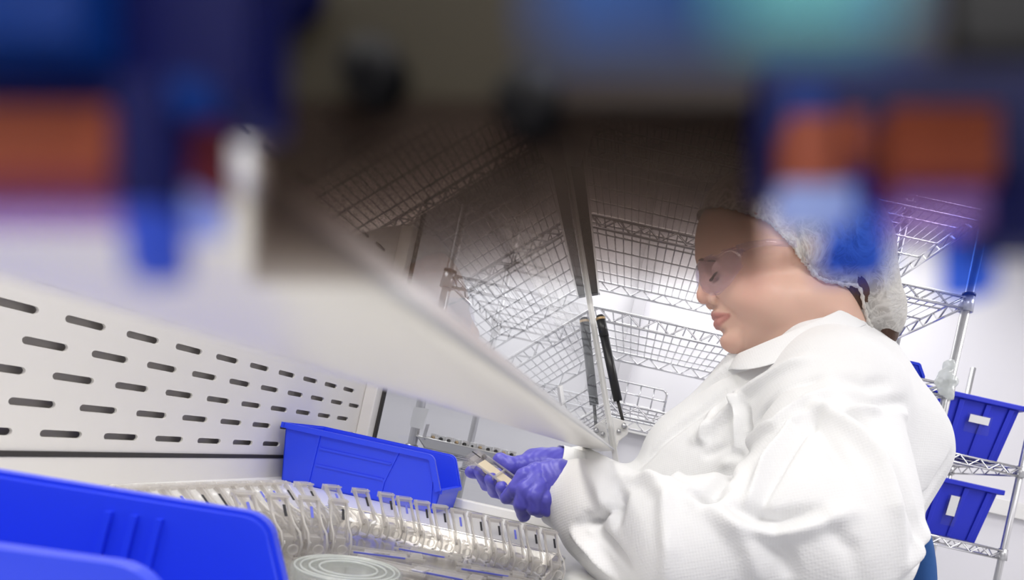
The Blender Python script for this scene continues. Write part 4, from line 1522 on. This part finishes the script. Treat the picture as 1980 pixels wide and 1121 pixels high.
for i, (x, y, a, _) in enumerate(spots):
    if i < N1:
        lb = 'clear cartridge in the left arm of the fan, %s counted from the near end' % ordn[i]
    elif i < N1 + 3:
        lb = 'clear cartridge at the bend of the fan below the blue bin, %s from left' % ordn[i - N1]
    else:
        lb = 'clear cartridge in the back row on the tray, %s from the left' % ordn[i - N1 - 3]
    useB = i % 3 == 1 or i in (8, 9, 10)
    src = protoB if useB else protoA
    z = TZ
    if useB and not usedB:
        o = src; usedB = True
    elif not useB and not usedA:
        o = src; usedA = True
    else:
        o = dup(src, (0, 0, 0))
    o.location = (x, y, z); o.rotation_euler = (0, 0, a); o['label'] = lb
# a short inner arc of cartridges beside the round dish
for k in range(4):
    o = dup(protoA if k % 2 else protoB, (-0.262 + 0.013 * k, 0.432 + 0.016 * k, TZ), (0, 0, PI - 0.55 - 0.12 * k), 'clear cartridge in the short inner arc behind the round dish, %s from the left' % ordn[k])
    o['group'] = 'clear cartridges in the short inner arc'
# cartridges lying flat in the middle of the tray
flat = [(-0.190, 0.505, 0.4, 'clear cartridge lying flat mid tray with a blue line, nearest the bend of the fan'),
        (-0.165, 0.545, 0.15, 'clear cartridge lying flat mid tray below the back row'),
        (-0.172, 0.470, 0.0, 'clear cartridge lying flat with a black scribble, just right of the round dish'),
        (-0.128, 0.482, 0.1, 'clear cartridge lying flat at the bottom edge of the photo, centre of the tray'),
        (-0.100, 0.525, 0.25, 'clear cartridge lying flat at the bottom edge of the photo, left of the right-hand pair'),
        (-0.068, 0.515, 0.2, 'clear cartridge lying flat nearest the right rim of the steel tray')]
def flat_cartridge(label, seed):
    t = thing('clear_cartridge', label, 'cartridge', (0, 0, 0), 'clear cartridges lying on the steel tray')
    MB().box((-0.032, -0.0095, 0.0), (0.030, 0.0095, 0.0045)).build('body', M['clear'], t, bevel=0.0012)
    for s in (-1, 1):
        MB().box((-0.033, s * 0.0095, 0.0048), (0.031, s * 0.0078, 0.0066)).build('edge_rail', M['frost'], t)
    MB().box((-0.020, -0.006, 0.0046), (0.016, 0.006, 0.0058)).build('window_insert', M['frost'], t, bevel=0.0004)
    MB().box((0.018, -0.0076, 0.0047), (0.029, 0.0076, 0.0082)).build('end_cap', M['frost'], t, bevel=0.001)
    if seed % 3 != 2:
        MB().box((-0.028, -0.0105, 0.0050), (0.014, -0.0096, 0.0064)).build('blue_stripe', M['inkblue'], t)
    if seed % 2 == 0:
        mb = MB()
        pts = [(-0.012 + 0.0016 * i, -0.0070 + 0.0008 * ((i * 7) % 3 - 1), 0.0062) for i in range(9)]
        mb.tube(pts, 0.0005, 5)
        mb.build('written_mark', M['ink'], t)
    return t
for i, (x, y, a, lb) in enumerate(flat):
    o = flat_cartridge(lb, i)
    o.location = (x, y, TZ + 0.0002); o.rotation_euler = (0, 0, a)

# round dish
DX, DY, DZ = -0.1745, 0.398, TZ + 0.0002
dish = thing('petri_dish', 'round clear covered dish on the steel tray at the bottom edge of the photo', 'dish', (DX, DY, DZ))
MB().lathe([(0.0001, 0.0008), (0.0315, 0.0008), (0.0325, 0.0015), (0.0325, 0.0125), (0.0315, 0.0125), (0.0315, 0.0025), (0.0001, 0.0025)], (DX, DY, DZ), n=64).build('dish_base', M['dish'], dish)
MB().lathe([(0.0001, 0.0160), (0.0325, 0.0160), (0.0350, 0.0172), (0.0362, 0.0160), (0.0364, 0.0050), (0.0352, 0.0050), (0.0350, 0.0148), (0.0335, 0.0150), (0.0001, 0.0150)], (DX, DY, DZ), n=64).build('lid', M['dish'], dish)
for r_ in (0.0335, 0.0300, 0.0245, 0.0185):
    MB().tube([(DX + r_ * math.cos(2 * PI * i / 56), DY + r_ * math.sin(2 * PI * i / 56), DZ + 0.0166) for i in range(56)], 0.0008, 6, closed=True).build('lid_ring', M['ring'], dish)

# ------------------------------------------------------------------ cartridge held in the hands
A_, B_ = P(914, 884, 0.728), P(1003, 950, 0.712)
ax = (B_ - A_).normalized(); upd = Vector((0.30, -0.62, 0.72)); upd = (upd - ax * upd.dot(ax)).normalized(); sd_ = ax.cross(upd)
hc = thing('held_cartridge', 'clear cartridge with tan gel strip held between the gloved hands', 'cartridge', tuple(A_))
L_ = (B_ - A_).length
def hb(name, a0, a1, s0, s1, u0, u1, m_, par, bev=0.0006):
    mb = MB(); vs = [A_ + ax * a + sd_ * s + upd * u for a, s, u in ((a0, s0, u0), (a1, s0, u0), (a1, s1, u0), (a0, s1, u0), (a0, s0, u1), (a1, s0, u1), (a1, s1, u1), (a0, s1, u1))]
    mb.add(vs, [(0, 3, 2, 1), (4, 5, 6, 7), (0, 1, 5, 4), (1, 2, 6, 5), (2, 3, 7, 6), (3, 0, 4, 7)])
    c_ = sum(vs, Vector((0, 0, 0))) / 8
    return mb.build(name, m_, par, bevel=bev)
cs = hb('case', 0, L_, -0.0115, 0.0115, -0.004, 0.005, M['clear'], hc)
hb('gel_strip', 0.014, L_ - 0.002, -0.0065, 0.0075, -0.002, 0.0035, M['tan'], hc)
hb('end_block', -0.003, 0.012, -0.0125, 0.0125, -0.005, 0.0075, M['clear'], hc)
hb('end_insert', 0.001, 0.008, -0.008, 0.008, -0.002, 0.004, M['frost'], hc)
hb('cross_band', 0.042, 0.045, -0.0122, 0.0122, -0.0045, 0.0062, M['frost'], hc)
hb('raised_rail', 0.012, L_, -0.0118, -0.0100, 0.005, 0.0072, M['frost'], hc, 0.0003)
hb('raised_rail', 0.012, L_, 0.0100, 0.0118, 0.005, 0.0072, M['frost'], hc, 0.0003)
hb('black_mark', -0.0032, 0.011, -0.0010, 0.0004, 0.0076, 0.0080, M['ink'], hc, 0.0)
hb('black_clip', 0.004, 0.010, -0.0165, -0.0115, -0.006, 0.001, M['black'], hc, 0.001)
hb('loose_slide', -0.010, 0.008, -0.0195, -0.0155, -0.006, -0.0048, M['clear'], hc, 0.0)

# ------------------------------------------------------------------ things on the shelving
z4 = levels[5] + 0.0052
tr2 = thing('instrument_tray', 'small steel tray of upright cartridges on a wire shelf beyond the side glass', 'tray', (-0.44, 1.63, z4))
def pan(x0, x1, y0, y1, z, hgt, parent):
    rg = [rrect(x0 + 0.02, x1 - 0.02, y0 + 0.02, y1 - 0.02, 0.01, z + 0.001), rrect(x0, x1, y0, y1, 0.012, z + hgt)]
    mb = MB(); n = len(rg[0]); fs = [tuple(range(n))]
    for i in range(n):
        j = (i + 1) % n
        fs.append((n + i, n + j, j, i))
    mb.add(rg[0] + rg[1], fs)
    o = mb.build('pan', M['steel'], parent)
    m_ = o.modifiers.new('t', 'SOLIDIFY'); m_.thickness = 0.001; m_.offset = 1
    MB().tube(rrect(x0, x1, y0, y1, 0.012, z + hgt), 0.0028, 6, closed=True).build('rolled_rim', M['steel'], parent)
pan(-0.585, -0.285, 1.56, 1.72, z4, 0.030, tr2)
rk = MB(); rk.box((-0.560, 1.585, z4 + 0.0025), (-0.310, 1.63, z4 + 0.024)); rk.build('rack_block', M['frost'], tr2)
for k in range(11):
    t = thing('small_cartridge', 'small clear cartridge with a dark plug in the far tray, %s from the left' % ordn[k], 'cartridge', (-0.548 + 0.0225 * k, 1.605, z4 + 0.0245), 'small cartridges in the far tray')
    x, y, z = t.location
    MB().box((x - 0.008, y - 0.010, z), (x + 0.008, y + 0.010, z + 0.020)).build('body', M['paper'] if k % 2 else M['frost'], t, bevel=0.001)
    MB().tube([(x, y - 0.0102, z + 0.010), (x, y - 0.014, z + 0.010)], 0.0052 if k != 5 else 0.003, 12).build('plug', M['black'] if k % 3 else M['brass'], t)

# label card at the end of the shelf
lc = thing('label_card', 'white printed card hanging at the left end of the wire shelf, beyond the side glass', 'card', tuple(P(812, 805, 1.548)))
c_ = P(812, 805, 1.548)
q4 = [P(800, 786, 1.548), P(829, 790, 1.548), P(817, 830, 1.548), P(792, 824, 1.548)]
MB().prism(q4, (0, 0.001, 0)).build('sheet', M['paper'], lc)
mb = MB().prism([P(824, 820, 1.552), P(830, 820, 1.552), P(821, 850, 1.56), P(815, 850, 1.56)], (0, 0.003, 0)); mb.build('hanger', M['greyp'], lc)

# low wire ledge on the shelf behind the gas strut
def ledge(x0, x1, y, z0, hgt, label):
    t = thing('wire_ledge', label, 'wire ledge', ((x0 + x1) / 2, y, z0))
    r_ = 0.016
    pts = [(x0, y, z0)]
    for i in range(7):
        a = PI - PI / 2 * i / 6
        pts.append((x0 + r_ + r_ * math.cos(a), y, z0 + hgt - r_ + r_ * math.sin(a)))
    for i in range(7):
        a = PI / 2 - PI / 2 * i / 6
        pts.append((x1 - r_ + r_ * math.cos(a), y, z0 + hgt - r_ + r_ * math.sin(a)))
    pts.append((x1, y, z0))
    MB().tube(pts, 0.0032, 8).build('frame', M['chrome'], t)
    mb = MB()
    mb.tube([(x0, y, z0 + hgt * 0.5), (x1, y, z0 + hgt * 0.5)], 0.0024, 6)
    mb.tube([(x0, y, z0 + 0.003), (x1, y, z0 + 0.003)], 0.0024, 6)
    n = int((x1 - x0) / 0.035)
    for i in range(1, n):
        x = x0 + (x1 - x0) * i / n
        mb.tube([(x, y - 0.002, z0), (x, y - 0.002, z0 + hgt)], 0.0022, 6)
    mb.build('grid', M['chrome'], t)
ledge(-0.16, 0.066, 1.59, levels[4] + 0.001, 0.062, 'low rounded wire ledge on the shelf behind the gas strut')
ledge(-0.52, -0.30, 1.60, levels[6] + 0.001 if False else levels[5] - 0.105, 0.062, 'x') if False else None

# crumpled clear film on the right corner post
def film(p):
    d = None
    for i, (x, y, r_) in enumerate(((1836, 706, 0.016), (1828, 724, 0.018), (1838, 738, 0.019), (1826, 752, 0.018), (1836, 764, 0.013), (1818, 738, 0.014))):
        q = sph(p, np.array(P(x, y, 1.535)), r_)
        d = q if d is None else smin(d, q, 0.008)
    return d + 0.0018 * np.sin(p[..., 0] * 210 + 2 * np.sin(p[..., 2] * 130)) * np.sin(p[..., 2] * 170 + p[..., 1] * 220)
V, F = surface_nets(film, tuple(P(1790, 780, 1.535) + Vector((-0.02, -0.05, -0.02))), tuple(P(1850, 690, 1.535) + Vector((0.05, 0.05, 0.05))), 0.003)
fo = mesh_np('shrink_wrap', V, F, M['ring'])
tag(fo, 'crumpled white film wrapped around the right shelf post behind the shoulder', 'wrap')

# sash latch standing on the rail
a, b_ = P(1091, 800, 0.80), P(1083, 745, 0.80)
MB().tube([a, b_], 0.0036, 10).build('sash_latch', M['hoodw'], hood)
lt_ = hood.children[-1]
MB().tube([a.lerp(b_, 0.25) + Vector((-0.003, -0.003, 0)), a.lerp(b_, 0.9) + Vector((-0.003, -0.003, 0))], 0.0018, 8).build('latch_slot', M['gap'], lt_)

# ================================================================== out-of-focus colour-coded fixture hanging just above the lens
def lin(r, g, b_):
    f = lambda c: (c / 255.0 / 12.92) if c / 255.0 < 0.04045 else ((c / 255.0 + 0.055) / 1.055) ** 2.4
    return (f(r), f(g), f(b_))
def plast(name, rgb, k=1.0, rough=0.5):
    c = lin(*rgb)
    return mat(name, tuple(min(0.9, v * k) for v in c), rough, spec=0.2)
K = 1.0
F_olive = plast('olive_dark_plastic', (58, 53, 42), K)
F_brown = plast('brown_dark_plastic', (48, 40, 36), K)
F_navy = plast('navy_plastic', (10, 16, 74), K)
F_blue = plast('mid_blue_plastic', (2, 46, 120), K)
F_slate = plast('slate_blue_plastic', (36, 68, 125), 1.3)
F_teal = plast('teal_glow_tint', (88, 155, 155), 1.3)  # colour of the painted teal glow
F_orange = plast('orange_plastic', (156, 80, 58), 0.88)
F_crimson = plast('crimson_plastic', (120, 48, 60), 0.8)
F_peri = plast('periwinkle_highlight', (150, 165, 245), K)  # pale blue of a highlight, painted as a base colour
F_black = plast('black_rubber', (8, 8, 12), 1.0)


def tinted(name, col, fac, dif):
    m = bpy.data.materials.new(name); m.use_nodes = True
    nt = m.node_tree
    for n in list(nt.nodes): nt.nodes.remove(n)
    out = nt.nodes.new('ShaderNodeOutputMaterial')
    tr = nt.nodes.new('ShaderNodeBsdfTransparent'); tr.inputs[0].default_value = (*col, 1)
    df = nt.nodes.new('ShaderNodeBsdfDiffuse'); df.inputs[0].default_value = (*dif, 1)
    mx = nt.nodes.new('ShaderNodeMixShader'); mx.inputs[0].default_value = fac
    nt.links.new(tr.outputs[0], mx.inputs[1]); nt.links.new(df.outputs[0], mx.inputs[2]); nt.links.new(mx.outputs[0], out.inputs[0])
    return m
T_blue = tinted('clear_blue_plastic', (0.30, 0.48, 0.97), 0.25, lin(40, 90, 230))
T_lilac = tinted('clear_lilac_plastic', (0.80, 0.70, 0.93), 0.35, lin(180, 140, 210))
T_peri = tinted('clear_periwinkle_highlight', (0.75, 0.80, 1.0), 0.7, tuple(min(0.95, v * 1.35) for v in lin(150, 168, 250)))  # see-through highlight colour, brightened in the diffuse part
# smoked acrylic: absorbs with thickness
m = bpy.data.materials.new('smoked_acrylic'); m.use_nodes = True
nt = m.node_tree
for n in list(nt.nodes): nt.nodes.remove(n)
out = nt.nodes.new('ShaderNodeOutputMaterial')
tr = nt.nodes.new('ShaderNodeBsdfTransparent')
va = nt.nodes.new('ShaderNodeVolumeAbsorption'); va.inputs['Color'].default_value = (0.27, 0.20, 0.17, 1); va.inputs['Density'].default_value = 1750
df = nt.nodes.new('ShaderNodeBsdfDiffuse'); df.inputs[0].default_value = (0.34, 0.25, 0.20, 1)
mx = nt.nodes.new('ShaderNodeMixShader'); mx.inputs[0].default_value = 0.10
nt.links.new(tr.outputs[0], mx.inputs[1]); nt.links.new(df.outputs[0], mx.inputs[2])
nt.links.new(mx.outputs[0], out.inputs['Surface']); nt.links.new(va.outputs[0], out.inputs['Volume'])
SMOKE = m

fx = thing('blurred_fixture', 'dark out-of-focus fixture with blue and orange pieces filling the top of the photo', 'fixture', tuple(P(1000, 100, 0.034)))


def slab(name, poly, Y, th, m_, par=None, bev=0.0):
    pts = [P(x, y, Y) for x, y in poly]
    return MB().prism(pts, (0, th, 0)).build(name, m_, par or fx, bevel=bev)
def rect(x0, x1, y0, y1):
    return [(x0, y0), (x1, y0), (x1, y1), (x0, y1)]


YM = 0.036
slab('housing', rect(476, 2500, -500, 190), YM, 0.003, F_olive)
slab('housing_lower_edge', rect(1080, 1500, 150, 205), YM - 0.0015, 0.0014, F_brown)
# smoked wedge below the housing
def wedge(name, x0, x1, ya, yb, Y, t):
    a, b_, c_, d_ = P(x0, ya, Y), P(x1, ya, Y), P(x1, yb, Y), P(x0, yb, Y)
    e = Vector((0, t, 0)); s_ = Vector((0, 0.0002, 0))
    mb = MB(); mb.hexa([d_, c_, c_ + s_, d_ + s_], [a, b_, b_ + e, a + e])
    return mb.build(name, SMOKE, fx)
wedge('smoked_skirt', 482, 1480, 192, 548, YM, 0.0042)
# right-hand coloured block
YR = 0.027
slab('navy_block', rect(1478, 2500, 110, 330), YR + 0.003, 0.004, F_navy)
slab('slate_block', rect(1050, 1760, -900, 50), 0.0105, 0.0006, F_slate)  # blue falloff around the teal glow, put into the colour
slab('teal_glow_slab', rect(1420, 1720, -900, -5), 0.0088, 0.0006, F_teal)  # teal glow painted as a coloured slab
slab('black_end_cap', rect(1850, 2500, -500, 90), 0.022, 0.001, F_black)
slab('blue_cap', rect(1520, 1612, 160, 222), YR, 0.002, F_blue, bev=0.0002)
slab('orange_insert', rect(1528, 1614, 222, 350), YR, 0.0025, F_orange)
slab('orange_insert', rect(1630, 1676, 216, 306), YR, 0.0025, F_orange)
slab('orange_insert', rect(1728, 1932, 204, 338), YR, 0.0025, F_orange)
slab('crimson_strip', rect(1728, 1950, 340, 360), YR, 0.0025, F_crimson)
slab('highlight_patch', rect(1512, 1652, 356, 412), YR, 0.002, T_peri)  # blurred highlight put in as a bright periwinkle slab
slab('lilac_window', rect(1740, 1912, 362, 432), YR, 0.002, T_lilac)
slab('blue_window', [(1640, 340), (1735, 340), (1722, 520), (1600, 516), (1618, 400)], YR + 0.0025, 0.002, T_blue)
slab('blue_window', rect(1860, 1930, 420, 560), YR + 0.0025, 0.002, T_blue)
slab('blue_window', rect(1925, 2100, 330, 470), YR, 0.002, F_navy)
# left-hand coloured block
YL = 0.0235
slab('navy_block', rect(-215, 474, -500, 196), YL, 0.003, F_navy)
slab('blue_cap', rect(-215, 150, -500, 70), YL - 0.002, 0.0018, F_blue)
slab('orange_insert', rect(-215, 208, 204, 350), YL, 0.0025, F_orange)
slab('crimson_strip', rect(-215, 208, 332, 362), YL - 0.0012, 0.001, F_crimson)
slab('lilac_window', rect(-215, 222, 364, 412), YL, 0.002, T_lilac)
slab('crimson_insert', rect(296, 378, 196, 356), YL, 0.0022, F_crimson)
slab('blue_cap', rect(296, 390, 150, 210), YL - 0.0012, 0.001, F_blue)
slab('highlight_patch', rect(292, 372, 364, 430), YL, 0.002, F_peri)  # left-hand highlight, likewise painted as a pale slab
pn = slab('hanging_tab', [(218, 150), (316, 150), (312, 400), (226, 400)], YL - 0.0015, 0.0012, F_navy)
slab('tab_tip', [(226, 400), (314, 400), (322, 525), (246, 535)], YL - 0.0015, 0.0012, plast('tab_blue_plastic', (48, 74, 185), K), pn)
# round feet and a screw cap on the housing face
for (x, y, r_, m_, nm) in ((735, 158, 58, F_black, 'rubber_foot'), (1030, 215, 62, F_black, 'rubber_foot'), (565, -6, 62, F_navy, 'screw_cap')):
    c_ = P(x, y, YM)
    rr = r_ * YM / FPX
    MB().lathe([(0.00001, 0.0), (rr * 0.8, 0.0), (rr, 0.0004), (rr, 0.0020)], c_ + Vector((0, -0.002, 0)), (0, 1, 0), 24).build(nm, m_, fx)
# arm that carries the fixture from the blower housing
MB().tube([P(1000, -100, 0.046), P(1000, -100, 0.046) + Vector((0.01, 0.0, 0.10)), Vector((-0.05, 0.02, H + 0.40)), Vector((-0.15, 0.03, H + 0.52)), Vector((-0.19, 0.03, H + 0.60))], 0.006, 10).build('support_arm', M['black'], fx)
